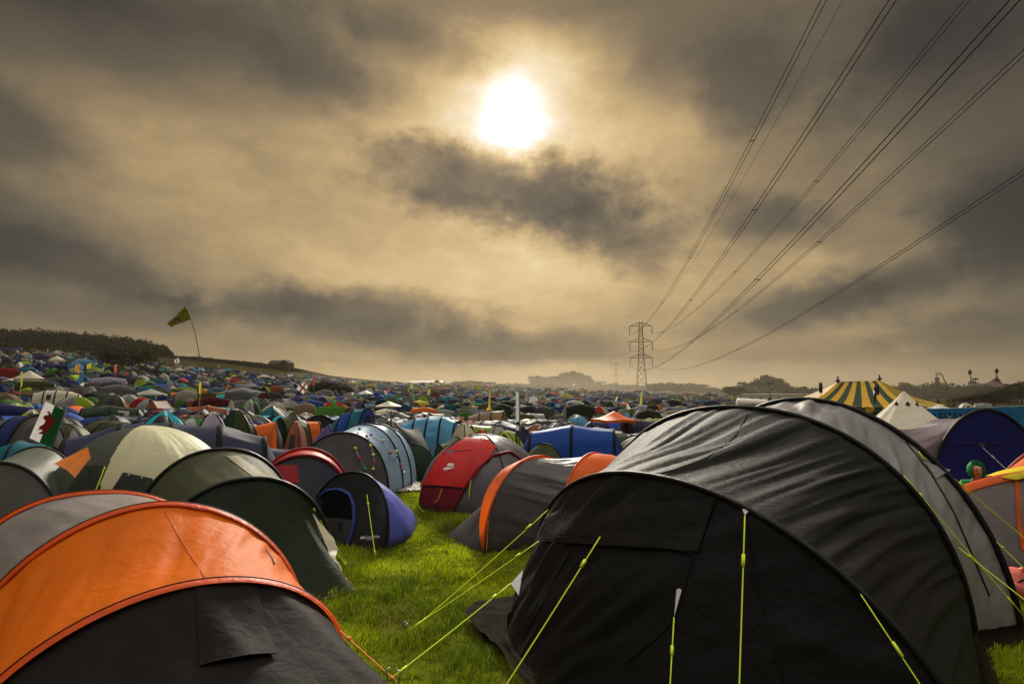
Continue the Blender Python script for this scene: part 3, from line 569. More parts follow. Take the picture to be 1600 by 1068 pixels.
# ================================================================== PERSON
def skinned(name, nodes, edges, mat, parent, sub=2):
    me = bpy.data.meshes.new(name); me.from_pydata([n[:3] for n in nodes], edges, []); o = bpy.data.objects.new(name, me); COL.objects.link(o)
    o.parent = parent; me.materials.append(mat); md = o.modifiers.new('Skin', 'SKIN'); sv = me.skin_vertices[0].data if me.skin_vertices else None
    if sv is None:
        bpy.context.view_layer.objects.active = o; bpy.ops.mesh.customdata_skin_add(); sv = me.skin_vertices[0].data
    for v, n in zip(sv, nodes): v.radius = (n[3], n[4] if len(n) > 4 else n[3]); v.use_root = False
    sv[0].use_root = True
    sd = o.modifiers.new('Sub', 'SUBSURF'); sd.levels = sd.render_levels = sub; md.use_smooth_shade = True
    return o
def person():
    r = thing('person', 'person in a green hooded top sitting low between the orange and navy tents', 'person', (7.98, 9.95, 0), -.25)
    skin = plain('skin', (.42, .23, .15), .55, var=.08); green = fabric((.02, .26, .07), .1, .7, .2, .4, 14); jean = fabric((.03, .035, .06), 0, .8, .2, .4)
    # local: faces -y, seat at .34
    B = [(0, .06, .38, .15, .12), (0, .05, .52, .14, .11), (0, .02, .68, .16, .11), (0, -.0, .79, .09, .075), (0, -.02, .86, .052, .055),
         (.16, .0, .745, .05), (.235, -.06, .56, .048), (.15, -.27, .50, .036), (.12, -.33, .50, .034),
         (-.16, .0, .745, .05), (-.235, -.06, .56, .048), (-.15, -.27, .50, .036), (-.12, -.33, .50, .034),
         (.11, -.08, .38, .085), (.14, -.42, .42, .062), (.14, -.40, .10, .042), (.14, -.54, .045, .035),
         (-.11, -.08, .38, .085), (-.14, -.42, .42, .062), (-.14, -.40, .10, .042), (-.14, -.54, .045, .035),
         (0, -.035, .925, .082, .088), (0, -.04, 1.0, .098, .112), (0, -.03, 1.075, .078, .088)]
    E_ = [(0, 1), (1, 2), (2, 3), (3, 4), (2, 5), (5, 6), (6, 7), (7, 8), (2, 9), (9, 10), (10, 11), (11, 12), (0, 13), (13, 14), (14, 15), (15, 16), (0, 17), (17, 18), (18, 19), (19, 20), (4, 21), (21, 22), (22, 23)]
    skinned('body', B, E_, skin, r)
    c = np.array([0, -.035, .985])
    def bit(name, mb, mat): return mb.build(name, mat, r, world=False)
    bit('nose', MB().ball(c + [0, -.105, -.012], .016, 8, sc=(.8, 1.1, 1.5)), skin)
    for s in (-1, 1):
        bit('eye', MB().ball(c + [s * .032, -.092, .018], .010, 8, sc=(1.2, .6, .7)), plain('eye_dark', (.03, .02, .015), .3))
        bit('eyebrow', MB().tube(np.array([c + [s * .015, -.1, .038], c + [s * .032, -.1, .043], c + [s * .05, -.088, .036]]), .004, 5), plain('brow', (.05, .03, .02)))
        bit('ear', MB().ball(c + [s * .083, 0, 0], .022, 8, sc=(.4, .8, 1.3)), skin)
        h = np.array([s * .12, -.36, .50])
        mb = MB().ball(h, .032, 8, sc=(1.1, 1.4, .6))
        for k in range(4): mb.tube(np.array([h + [(k - 1.5) * .017, -.03, 0], h + [(k - 1.5) * .018, -.06, .0], h + [(k - 1.5) * .016, -.075 + .006 * abs(k - 1.4), -.02]]), [.009, .008, .006], 6)
        mb.tube(np.array([h + [-s * .03, .0, 0], h + [-s * .05, -.03, .005], h + [-s * .045, -.05, -.005]]), [.011, .009, .007], 6); bit('hand', mb, skin)
    bit('mouth', MB().tube(np.array([c + [-.022, -.098, -.048], c + [0, -.105, -.05], c + [.022, -.098, -.048]]), .0045, 5), plain('lips', (.3, .1, .08), .5))
    # hood: shell open at the face
    th = np.linspace(-.66 * PI, .66 * PI, 25)[None] + PI / 2; ph = np.linspace(.02, .80 * PI, 16)[:, None]; op = (.6 + .4 * np.clip((ph - .25) / .6, 0, 1))
    thh = PI / 2 + (th - PI / 2) * op * 1.05
    rx, ry, rz_ = .125, .14, .155; X = rx * np.sin(ph) * np.cos(thh); Y = .0 + ry * np.sin(ph) * np.sin(thh); Z = rz_ * np.cos(ph) + 0 * thh
    hd = np.stack([X + c[0], Y + c[1] + .012, Z + c[2] + .012], -1); mb = MB().grid(hd); bit('hood', mb, green)
    bit('hood_rim', MB().tube(hd[:, 0], .012, 6).tube(hd[:, -1], .012, 6), fabric((.01, .14, .04), 0, .8))
    top = [(0, .065, .36, .175, .145), (0, .05, .53, .165, .135), (0, .02, .68, .15, .12), (0, .0, .81, .095, .09), (.18, .0, .755, .085), (.245, -.06, .56, .066), (.165, -.25, .505, .052), (-.18, .0, .755, .085), (-.245, -.06, .56, .066), (-.165, -.25, .505, .052)]
    skinned('hooded_top', top, [(0, 1), (1, 2), (2, 3), (2, 4), (4, 5), (5, 6), (2, 7), (7, 8), (8, 9)], green, r)
    tr = [(0, .06, .38, .17, .14), (.11, -.08, .385, .1), (.14, -.42, .42, .076), (.14, -.40, .13, .055), (-.11, -.08, .385, .1), (-.14, -.42, .42, .076), (-.14, -.40, .13, .055)]
    skinned('trousers', tr, [(0, 1), (1, 2), (2, 3), (0, 4), (4, 5), (5, 6)], jean, r)
    for s in (-1, 1): bit('shoe', MB().ball((s * .14, -.47, .045), .05, 10, sc=(.9, 2.2, .9)), plain('shoe', (.04, .035, .03)))
    ch = thing('camp_chair', 'low folding camp chair under the person in the green hood', 'chair', (7.98, 9.95, 0), -.25)
    cv = fabric((.03, .035, .045), .1, .7)
    MB().box((0, 0, .245), (.5, .46, .02)).build('seat', cv, ch, world=False); MB().box((0, .27, .44), (.5, .03, .36)).build('backrest', cv, ch, world=False)
    for sx in (-1, 1):
        for sy in (-1, 1): MB().bar((sx * .24, sy * .22, 0), (sx * .24, sy * .24 + (.02 if sy > 0 else 0), .6 if sy > 0 else .25), .012, 6).build('leg', METAL, ch, world=False)
person()
# ================================================================== MID FIELD TENTS
OBJ = fabric(attr='obj', trans=.3, rough=.55, spec=.22, bump=.3, scale=6); DARK = fabric((.012, .013, .014), 0, .6, .3, .2); SLV = fabric((.012, .012, .012), 0, .7, .1, .1)
def kind_parts(kind, v=0):
    """unit parts of one tent kind: list of (part name, mesh builder, colour slot)"""
    out = []; 
    if kind == 'tunnel':
        n = (3, 4, 5)[v % 3]; xs = np.linspace(-.42, .42, n); hs_ = {3: [.9, 1., .82], 4: [1., .97, .88, .68], 5: [.86, 1., 1., .96, .8]}[n]
        hs = [hoop((x, -.5 * w), (x, .5 * w), w, 2.1, 0, 33) for x, w in zip(xs, hs_)]
        for i in range(n - 1): out.append(('fly', MB().grid(loft(hs[i], hs[i + 1], 8, .018, .03, 18, i + v)), i % 2 if v == 1 else 0))
        e0 = loft(hs[0], gcurve([hs[0][0], (-.56, -.3, 0), (-.62, 0, 0), (-.56, .3, 0), hs[0][-1]], 33), 6, .02, .02, 9, 3); e1 = loft(hs[-1], gcurve([hs[-1][0], (.54, -.2, 0), (.58, 0, 0), (.54, .2, 0), hs[-1][-1]], 33), 6, -.02, .015, 9, 4)
        out += [('porch', MB().grid(e0), 1), ('rear_wall', MB().grid(e1), 0)]
        for h in hs: out.append(('pole_sleeve', MB().tube(h, .016, 5), 3))
        a = hs[0][8:25]; out.append(('doorway', MB().grid(np.stack([a * [1, .8, .86] + [-.03, 0, 0], a * [1, .8, .02] + [-.16, 0, .01]])), 4))
        k = min(1, n - 2); w = hs[k][5:10] * .5 + hs[k + 1][5:10] * .5; w0 = hs[k][5:10] * .7 + hs[k + 1][5:10] * .3; w1 = hs[k][5:10] * .3 + hs[k + 1][5:10] * .7
        out.append(('window', MB().grid(np.stack([w0, w, w1]) * [1, .985, 1]), 2))
    elif kind == 'dome':
        g = dome_grid((0, 0, 0), .5, .5, 1., .3 * v, 2.8, 1.0, 48, 12, .08, 0, .02, v)
        n = 48; out.append(('fly', MB().grid(g[:, 0:13]).grid(g[:, 24:37]), 0)); out.append(('side_panel', MB().grid(g[:, 12:25]).grid(g[:, 36:49]), 1 if v else 0))
        for k in (6, 18): out.append(('pole_sleeve', MB().tube(np.concatenate([g[:, k][::-1], g[1:, k + 24]]) + [0, 0, .01], .014, 5), 3))
        d = g[5:12, 34:39] * [1.03, 1.03, 1]; out.append(('doorway', MB().grid(d), 4))
        t = g[0:5] * [1, 1, 1] + [0, 0, .03]; out.append(('vent_cap', MB().grid(t * [.75, .75, 1]), 2))
    elif kind == 'popup':
        a = hoop((-.1, -.5), (-.1, .5), 1., 2.15, .12, 31)
        out.append(('fly', MB().grid(loft(a, gcurve([a[0], (.3, -.42, 0), (.55, 0, 0), (.3, .42, 0), a[-1]], 31), 10, -.12, .02, 12, v)), 0))
        f = loft(a, gcurve([a[0], (-.3, -.4, 0), (-.48, 0, 0), (-.3, .4, 0), a[-1]], 31), 8, -.05, .02, 9, v + 2); out.append(('front_panel', MB().grid(f), 1)); out.append(('pole_sleeve', MB().tube(a, .018, 5), 3))
        out.append(('doorway', MB().grid(f[2:8, 10:21] * [1.02, 1, 1] + [-.012, 0, 0]), 4))
    elif kind == 'ridge':
        A = np.array([[(-.5, -.5, 0), (.5, -.5, 0)], [(-.42, -.22, .52), (.42, -.22, .52)], [(-.4, 0, 1), (.4, 0, 1)], [(-.42, .22, .52), (.42, .22, .52)], [(-.5, .5, 0), (.5, .5, 0)]], float)
        B = upsample(A, 6); B[..., 2] -= .05 * np.sin(PI * np.clip((B[..., 0] + .5), 0, 1)) * B[..., 2]
        out.append(('fly', MB().grid(B), 0))
        for s in (-1, 1): out.append(('end_panel', MB().add([(s * .5, -.5, 0), (s * .41, 0, 1), (s * .5, .5, 0), (s * .62, 0, 0)], [(0, 1, 3), (3, 1, 2)]), 1)); out.append(('pole', MB().bar((s * .42, 0, 0), (s * .42, 0, 1.06), .014, 5), 3))
    elif kind == 'gazebo':
        c = np.array([[(-.5, -.5, .70), (0, -.5, .72), (.5, -.5, .70)], [(-.5, 0, .72), (0, 0, 1), (.5, 0, .72)], [(-.5, .5, .70), (0, .5, .72), (.5, .5, .70)]], float); B = upsample(c, 6); out.append(('canopy', MB().grid(B), 0))
        e = np.concatenate([B[0], B[:, -1], B[-1][::-1], B[:, 0][::-1]]); out.append(('valance', MB().grid(np.stack([e, e - [0, 0, .09]])), 1))
        for sx in (-1, 1):
            for sy in (-1, 1): out.append(('leg', MB().bar((sx * .48, sy * .48, 0), (sx * .48, sy * .48, .7), .012, 5), 3))
    return out
TPL = {}
def template(kind, v):
    k = (kind, v)
    if k not in TPL:
        TPL[k] = []
        for nm, mb, slot in kind_parts(kind, v):
            TPL[k].append((nm, mb.data(nm, (OBJ, OBJ, OBJ, SLV, DARK)[slot]), slot))
    return TPL[k]
ONE = {}
def one_mesh(kind, v):                              # same tent as one mesh, for tents a few pixels wide
    k = (kind, v)
    if k not in ONE:
        mb = MB()
        for nm, b, slot in kind_parts(kind, v):
            if nm in ('pole', 'leg'): continue
            V = np.concatenate(b.v); mb.add(V, b.f, 1 if slot in (3, 4) else (2 if slot == 2 else 0))
        ONE[k] = mb.data('tent', (OBJ, DARK, fabric((.4, .39, .33), .3)))
    return ONE[k]
KN = {'tunnel': 'tunnel_tent', 'dome': 'dome_tent', 'popup': 'popup_tent', 'ridge': 'ridge_tent', 'gazebo': 'gazebo'}
PAL = {'navy': (.010, .022, .115), 'blue': (.014, .075, .36), 'slate blue': (.034, .042, .082), 'light blue': (.11, .34, .55), 'teal': (.008, .13, .18), 'turquoise': (.02, .42, .50),
       'olive': (.065, .07, .03), 'dark green': (.022, .045, .025), 'mid green': (.07, .22, .02), 'lime': (.34, .46, .03), 'grey': (.13, .125, .12), 'pale grey': (.34, .33, .31), 'charcoal': (.03, .03, .03),
       'red': (.48, .018, .02), 'maroon': (.10, .012, .018), 'orange': (.78, .15, .015), 'rust': (.26, .07, .03), 'cream': (.56, .51, .38), 'sand': (.32, .23, .13), 'purple': (.10, .075, .24), 'lilac': (.30, .26, .32), 'white': (.68, .66, .6), 'yellow': (.7, .55, .04), 'brown': (.16, .07, .03), 'pink': (.45, .12, .2)}
def make_tent(kind, v, pos, rz, dims, cols, label, group, parts=True, name=None):
    x, y = pos; z = float(T(x, y)) - .02
    if not parts:
        o = bpy.data.objects.new(name or KN[kind], one_mesh(kind, v)); COL.objects.link(o); o.color = (*cols[0], 1); o.location = (x, y, z); o.rotation_euler = (0, 0, rz); o.scale = dims
        tag(o, label, 'gazebo' if kind == 'gazebo' else 'tent', group); return o
    r = thing(name or KN[kind], label, 'gazebo' if kind == 'gazebo' else 'tent', (x, y, z), rz, group)
    for nm, me, slot in template(kind, v):
        o = bpy.data.objects.new(nm, me); COL.objects.link(o); o.parent = r; o.scale = dims
        if slot < 3: o.color = (*cols[min(slot, len(cols) - 1)], 1)
    return r
def place(px, py, H):
    Y = np.concatenate([np.linspace(7, 60, 1600), np.linspace(60, 240, 1200)]); X = (px - 800) / F_PX * Y
    q = proj(np.stack([X, Y, T(X, Y) + H], -1)); i = np.abs(q[:, 1] - py).argmin()
    return (px - 800) / F_PX * Y[i] * (1.0 + 0 * CP), Y[i]
GRP = 'tents pitched across the camping field'; HANDPX = []
# (kind, variant, apex px, apex py, width px, height m, turn deg, colours, label)
HAND = [
 ('tunnel', 2, 275, 661, 385, 1.75, 8, ('slate blue', 'navy', 'lilac'), 'long slate navy tunnel tent stretching behind the cream topped dome'),
 ('popup', 0, 205, 647, 120, 1.25, 200, ('mid green', 'lime', 'lime'), 'apple green pop-up tent just behind the long slate navy tunnel'),
 ('dome', 1, 262, 645, 105, 1.3, 20, ('charcoal', 'turquoise', 'turquoise'), 'black and turquoise dome tent behind the long slate navy tunnel'),
 ('ridge', 0, 252, 625, 52, 1.5, 70, ('brown', 'rust'), 'brown pointed canvas ridge tent behind the turquoise panelled dome'),
 ('tunnel', 2, 92, 610, 78, 2.0, 4, ('cream', 'cream', 'charcoal'), 'cream tunnel tent with dark windows above the red dragon flag'),
 ('tunnel', 0, 178, 634, 100, 1.6, 4, ('dark green', 'dark green', 'cream'), 'dark green tunnel tent with cream roof strip below the cream windowed tunnel'),
 ('dome', 0, 112, 621, 52, 1.4, 15, ('pale grey', 'olive', 'pale grey'), 'pale grey dome tent just right of the red dragon flag top'),
 ('popup', 0, 122, 672, 60, 1.05, 185, ('charcoal', 'charcoal', 'charcoal'), 'small black pop-up tent right of the red dragon flag'),
 ('tunnel', 1, 25, 648, 120, 1.45, 160, ('navy', 'grey', 'grey'), 'dark navy hooped tent at the left edge beside the red dragon flag'),
 ('tunnel', 0, 38, 690, 110, 1.3, 175, ('teal', 'teal', 'teal'), 'deep teal tunnel tent behind the plain grey hooped tent'),
 ('dome', 1, 55, 642, 70, 1.2, 30, ('olive', 'lime', 'cream'), 'olive and lime dome tent left of the red dragon flag'),
 ('tunnel', 0, 62, 622, 66, 1.4, 10, ('dark green', 'mid green', 'mid green'), 'two tone green tunnel tent below the cream windowed tunnel'),
 ('dome', 0, 178, 615, 50, 1.5, 10, ('olive', 'charcoal', 'cream'), 'olive dome tent with cream cap right of the cream windowed tunnel'),
 ('dome', 1, 375, 642, 58, 1.2, 40, ('olive', 'dark green', 'olive'), 'dark olive dome tent behind the right end of the long slate tunnel'),
 ('dome', 0, 335, 646, 80, 1.3, 10, ('lilac', 'purple', 'lilac'), 'dusky lilac dome tent rising behind the long slate tunnel'),
 ('popup', 0, 323, 630, 62, 1.35, 170, ('grey', 'charcoal', 'grey'), 'grey pop-up tent with dark mouth at the foot of the bent yellow flag pole'),
 ('tunnel', 1, 290, 622, 60, 1.5, 0, ('navy', 'blue', 'navy'), 'navy tunnel tent behind the brown ridge tent'),
 ('popup', 0, 435, 658, 42, 1.1, 190, ('orange', 'charcoal', 'orange'), 'orange pop-up tent below the white and olive domes'),
 ('dome', 0, 437, 638, 46, 1.4, 20, ('white', 'pale grey', 'white'), 'whitish dome tent above the orange pop-up'),
 ('tunnel', 0, 460, 645, 56, 1.3, 25, ('olive', 'dark green', 'olive'), 'olive tunnel tent right of the whitish dome'),
 ('dome', 0, 466, 659, 34, 1.0, 0, ('rust', 'rust', 'rust'), 'small rust coloured dome in front of the olive tunnel'),
 ('popup', 0, 517, 645, 78, 1.45, 195, ('purple', 'navy', 'purple'), 'dusty purple pop-up tent behind the grey fronted pale blue tunnel'),
 ('tunnel', 1, 548, 636, 84, 1.6, 165, ('teal', 'blue', 'navy'), 'blue teal tunnel tent behind the dusty purple pop-up'),
 ('popup', 0, 430, 625, 46, 1.4, 180, ('teal', 'teal', 'teal'), 'teal pop-up tent above the whitish dome'),
 ('dome', 1, 393, 624, 44, 1.5, 35, ('pale grey', 'mid green', 'grey'), 'grey umbrella shaped dome with green base beside the teal pop-up'),
 ('dome', 0, 372, 629, 24, 1.2, 0, ('orange', 'orange', 'orange'), 'small orange dome left of the grey umbrella shaped dome'),
 ('dome', 1, 524, 611, 46, 1.7, 20, ('mid green', 'red', 'mid green'), 'bright green and red dome tent in the middle of the field'),
 ('tunnel', 2, 672, 650, 118, 1.8, 172, ('light blue', 'light blue', 'pale grey'), 'light blue tunnel tent with three rounded bays behind the red tent'),
 ('popup', 0, 645, 693, 52, .95, 250, ('dark green', 'dark green', 'lime'), 'small dark green pop-up beside the strings of coloured balls'),
 ('tunnel', 0, 716, 682, 84, 1.25, 200, ('olive', 'sand', 'olive'), 'olive and tan hooped tent tucked behind the red tent'),
 ('dome', 0, 754, 672, 44, 1.05, 10, ('red', 'maroon', 'red'), 'small maroon red dome behind the red tent'),
 ('dome', 1, 788, 675, 44, 1.1, 15, ('charcoal', 'lime', 'lime'), 'black dome with fluorescent yellow patches left of the royal blue tunnel'),
 ('popup', 0, 852, 693, 100, 1.15, 215, ('olive', 'charcoal', 'lime'), 'black mouthed olive pop-up with green hoop behind the orange banded tent'),
 ('tunnel', 0, 893, 663, 178, 1.45, 175, ('blue', 'blue', 'blue'), 'royal blue tunnel tent beside the huge black tunnel'),
 ('dome', 0, 931, 657, 52, 1.35, 0, ('navy', 'navy', 'navy'), 'navy dome tent behind the royal blue tunnel'),
 ('tunnel', 1, 1010, 654, 100, 1.6, 5, ('slate blue', 'slate blue', 'navy'), 'slate blue tunnel tent below the orange gazebo'),
 ('popup', 0, 990, 666, 58, 1.2, 180, ('lilac', 'pale grey', 'lilac'), 'pinkish grey pop-up between the royal blue tunnel and the huge black tent'),
 ('gazebo', 0, 958, 641, 72, 2.3, 25, ('orange', 'orange'), 'orange gazebo canopy behind the navy dome'),
 ('tunnel', 1, 760, 641, 80, 1.8, 170, ('sand', 'sand', 'brown'), 'tan canvas tunnel tent left of the silver feather banner'),
 ('tunnel', 0, 828, 645, 66, 1.7, 200, ('pale grey', 'lilac', 'grey'), 'pinkish grey hooped tent just right of the silver feather banner'),
 ('tunnel', 2, 645, 636, 54, 1.5, 5, ('lime', 'lime', 'mid green'), 'lime green ribbed tunnel tent behind the light blue tunnel'),
 ('tunnel', 1, 725, 644, 54, 1.4, 170, ('lime', 'mid green', 'lime'), 'pale lime tunnel tent left of the tan canvas tunnel'),
 ('dome', 0, 726, 662, 44, 1.1, 25, ('cream', 'olive', 'cream'), 'cream and olive dome between the light blue tunnel and the tan canvas tunnel'),
 ('dome', 0, 778, 663, 52, 1.25, 10, ('pale grey', 'grey', 'charcoal'), 'pale grey dome with dark door left of the silver banner foot'),
 ('popup', 0, 575, 632, 40, 1.4, 190, ('red', 'maroon', 'red'), 'scarlet pop-up tent behind the blue teal tunnel'),
 ('dome', 0, 740, 634, 30, 1.4, 0, ('red', 'red', 'red'), 'bright red dome above the pale lime tunnel'),
 ('dome', 0, 1000, 640, 40, 1.5, 15, ('grey', 'pale grey', 'grey'), 'pale grey dome right of the orange gazebo'),
 ('dome', 1, 1025, 641, 40, 1.5, 40, ('lilac', 'grey', 'pale grey'), 'silvery lilac dome left of the huge black tent top'),
 ('ridge', 0, 1352, 652, 58, 1.2, 10, ('navy', 'navy'), 'low navy tent between the huge black tent and the striped marquee'),
 ('gazebo', 0, 47, 578, 46, 2.6, 20, ('cream', 'cream'), 'cream gazebo canopy among tents low on the left hillside'),
 ('gazebo', 0, 237, 607, 46, 2.3, 5, ('pale grey', 'cream'), 'pale flat gazebo behind the brown ridge tent'),
 ('gazebo', 0, 608, 626, 42, 2.3, 5, ('cream', 'sand'), 'cream gazebo canopy above the lime ribbed tunnel'),
 ('gazebo', 0, 572, 609, 26, 2.5, 12, ('white', 'white'), 'white gazebo in the middle of the field'),
 ('gazebo', 0, 88, 546, 24, 3.0, 12, ('cream', 'cream'), 'small cream gazebo under the dark wood on the hill'),
 ('dome', 0, 1330, 630, 20, 1.4, 12, ('navy', 'navy', 'navy'), 'small navy dome by the foot of the striped marquee'),
 ('dome', 0, 1505, 629, 26, 1.8, 12, ('cream', 'sand', 'cream'), 'cream dome rising behind the blue banner fence'),
 ('tunnel', 0, 1532, 629, 30, 1.8, 12, ('pale grey', 'cream', 'grey'), 'pale grey tunnel tent behind the blue banner fence'),
 ('gazebo', 0, 1463, 632, 34, 2.0, 12, ('white', 'light blue'), 'white and pale blue canopy behind the left end of the blue banner fence'),
]
NEAR_Y = {645: 15.3, 716: 15.2, 754: 18.5, 788: 17.5, 852: 13.4, 893: 19.5, 672: 24., 122: 14.5, 25: 16., 38: 13.2, 55: 19., 205: 17.5, 262: 19., 335: 16.5, 375: 20., 517: 17.5, 548: 20., 435: 20.5, 466: 18.5, 460: 22., 726: 21., 778: 21.}   # metres from the camera of the nearer ones
for kind, v, px, py, w, H, rot, cols, lab in HAND:
    W0 = {'tunnel': 4.3, 'dome': 2.7, 'popup': 2.6, 'ridge': 2.9, 'gazebo': 3.1}[kind]
    y = NEAR_Y.get(px if (px, py) != (645, 636) else None, max(W0 * F_PX / w, 9.5) if w < 300 else 11.0); x = (px - 800) / F_PX * y; lo, hi = {'gazebo': (1.7, 3.0), 'popup': (.85, 1.45)}.get(kind, (.95, 2.1))
    for _ in range(3): H = float(np.clip(P(px, py, y)[2] - T(x, y), lo, hi))
    W = w * y / F_PX; rz = math.radians(rot) - math.atan2(x, y) * .6
    asp = {'tunnel': .55, 'popup': .85, 'dome': .95, 'ridge': .95, 'gazebo': 1.}[kind]
    cr = abs(math.cos(math.radians(rot))) + asp * abs(math.sin(math.radians(rot)))
    Lx = W / cr / (1.1 if kind == 'tunnel' else 1.0); Ly = max(Lx * asp, H * (1.05 if y > 24 or px not in NEAR_Y or py == 636 else 1.5) if kind != 'gazebo' else 0)
    if kind == 'tunnel': Ly = min(max(Ly, H * 1.15), H * 1.5)
    c = [tuple(np.array(PAL[k]) * 1.0) for k in cols]
    yc = y + (Ly * .3 if kind != 'gazebo' else 0); xc = x * yc / y
    if kind == 'tunnel' and w > 300:
        for q in (-.35, 0, .35): TENTS.append((xc + q * Lx, yc, 1.3))
    else: TENTS.append((xc, yc, max(Lx, Ly) * .5))
    HANDPX.append((px, py, w, yc, F_PX * H / y))
    make_tent(kind, v, (xc, yc), rz, (Lx, Ly, H), c, lab, GRP)
# grey awning draped over a pole with an orange pennant
def drape():
    top = P(611, 655, 17.0); root = tent('pole_awning', 'dark grey awning draped over a pole with an orange corner flag', (top[0], top[1], 0), 1.6)
    gy = fabric((.035, .03, .028), .08, .7, .1); q = [P(553, 672, 17.5), P(572, 700, 16.0), P(655, 668, 17.5), P(672, 706, 16.0)]
    def tri(a, b, c, k=10):
        A = np.array([[a * (1 - u) + (b * (1 - v) + c * v) * u for v in np.linspace(0, 1, k)] for u in np.linspace(0, 1, k)])
        u = np.linspace(0, 1, k)[:, None]; A[..., 2] -= .3 * np.sin(PI * u) * (1 - .5 * np.sin(PI * np.linspace(0, 1, k))[None]) * .5; return A
    MB().grid(tri(top, q[0], q[1])).build('canopy', gy, root); MB().grid(tri(top, q[2], q[3])).build('canopy', gy, root)
    g0 = q[1] * [1, 1, 0]; g1 = q[3] * [1, 1, 0]; MB().grid(np.stack([np.linspace(q[3], q[1], 8), np.linspace(g1, g0, 8)])).build('side_wall', gy, root)
    MB().bar(top * [1, 1, 0], top + [0, 0, .25], .025, 6).build('pole', DARKPOLE, root)
    MB().add([P(585, 675, 15.8), P(603, 670, 15.8), P(607, 690, 15.7), P(596, 684, 15.75)], [(0, 1, 2), (0, 2, 3)]).build('corner_flag', fabric((.8, .2, .02), .4), root)
drape()
# ---- nearest tents of the wide field, each one a thing; further ones as one mass
WT = {'navy': 15, 'blue': 7, 'slate blue': 8, 'light blue': 3, 'teal': 6, 'turquoise': 1.5, 'olive': 10, 'dark green': 9, 'mid green': 5, 'lime': 3, 'grey': 11, 'pale grey': 4, 'charcoal': 8, 'red': 3, 'maroon': 2.5, 'orange': 2.5, 'rust': 1, 'cream': 3.5, 'sand': 2.5, 'purple': 2.5, 'lilac': 2, 'white': 1.6, 'yellow': .8}
names = list(WT); pw = np.array([WT[k] for k in names]); pw = pw / pw.sum()
cand = []
for yy in np.arange(11, 235, 2.1):
    for xx in np.arange(-230, 130, 2.25):
        x = xx + RNG.uniform(-.9, .9); y = yy + RNG.uniform(-.8, .8)
        if y < 4 or abs(math.atan2(x, y)) > .80: continue
        r = math.hypot(x, y); az = math.atan2(x, y); rf = np.interp(az, _az, _rf)
        if r > rf * .985: continue
        if az > .36: continue
        if y < 14.2 and x > -5.5: continue
        if -1.2 < x < .6 and y < 15.5: continue
        if RNG.random() < .05: continue
        if r > 120 and math.hypot(x + 90, y - 128) < 9: continue
        cand.append((r, x, y))
cand.sort(); keep = []; cells = {}
hand = np.array(TENTS)
for r, x, y in cand:
    if len(hand) and (np.hypot(hand[:, 0] - x, hand[:, 1] - y) < hand[:, 2] + 1.0).any(): continue
    keep.append((r, x, y))
q = proj(np.array([(x, y, float(T(x, y)) + .8) for r, x, y in keep])); rows = []
for (r, x, y), p in zip(keep, q):
    kind = random.choices(['tunnel', 'dome', 'popup', 'ridge', 'gazebo'], [32, 42, 20, 2, .4 if r > 45 else 0])[0]
    rows.append([r, x, y, p[0], p[1], kind, str(names[RNG.choice(len(names), p=pw)])])
    if kind == 'gazebo': rows[-1][6] = random.choice(['cream', 'white', 'pale grey', 'navy', 'dark green'])
def hmax(r, px, x, y):                              # no tent of the near rows stands taller than those behind it
    lim = float(np.interp(r, [14, 20, 26, 34, 50], [680, 666, 652, 640, 600]))
    for hx, hy, w, Y, h in HANDPX:                  # nor hides more than the foot of the tents placed one by one
        if w < 300 and y < Y - .8 and abs(px - hx) < w * .5 + 700 / y: lim = max(lim, hy + h * .52)
    return float(P(px, lim, y)[2] - T(x, y))
rows = [a for a in rows if hmax(a[0], a[3], a[1], a[2]) > .72 or a[0] > 50]
near = [a for a in rows if -10 < a[3] < 1610][:222]; ids = {id(a) for a in near}; far = [a for a in rows if id(a) not in ids and a[0] > 20]
LAND = [(60, 660, 'near the red dragon flag'), (92, 600, 'near the cream windowed tunnel'), (190, 590, 'below the spreading dark tree'), (255, 620, 'near the brown ridge tent'), (318, 600, 'round the bent yellow flag pole'), (400, 618, 'near the teal pop-up'),
        (470, 612, 'by the red crossed white flag'), (524, 612, 'near the bright green and red dome'), (610, 620, 'by the cream gazebo'), (672, 640, 'behind the light blue tunnel'), (735, 632, 'near the bright red dome'), (808, 630, 'by the silver feather banner'), (880, 635, 'behind the royal blue tunnel'), (958, 632, 'round the orange gazebo'), (1030, 630, 'below the tall pylon'), (1110, 632, 'left of the long white cabin'), (1230, 640, 'before the long white cabin'), (1340, 640, 'by the striped marquee'), (1450, 640, 'near the white bell tent'), (1550, 640, 'by the blue banner fence')]
ORD = ['first', 'second', 'third', 'fourth', 'fifth', 'sixth', 'seventh', 'eighth', 'ninth', 'tenth', 'eleventh', 'twelfth']
KW = {'tunnel': 'tunnel tent', 'dome': 'dome tent', 'popup': 'pop-up tent', 'ridge': 'ridge tent', 'gazebo': 'gazebo'}
byl = {}
for a in near:
    lm = min(LAND, key=lambda l: math.hypot((l[0] - a[3]), (l[1] - a[4]) * 2.5)); byl.setdefault((a[6], a[5], lm[2]), []).append(a)
lab_of = {}
for (c, k, lm), L_ in byl.items():
    L_.sort(key=lambda a: a[3])
    for i, a in enumerate(L_):
        n = len(L_); o = '' if n == 1 else (', the left one' if i == 0 and n == 2 else ', the right one' if n == 2 else f', {ORD[i]} such from the left')
        lab_of[id(a)] = f'{c} {KW[k]} {lm}{o}'
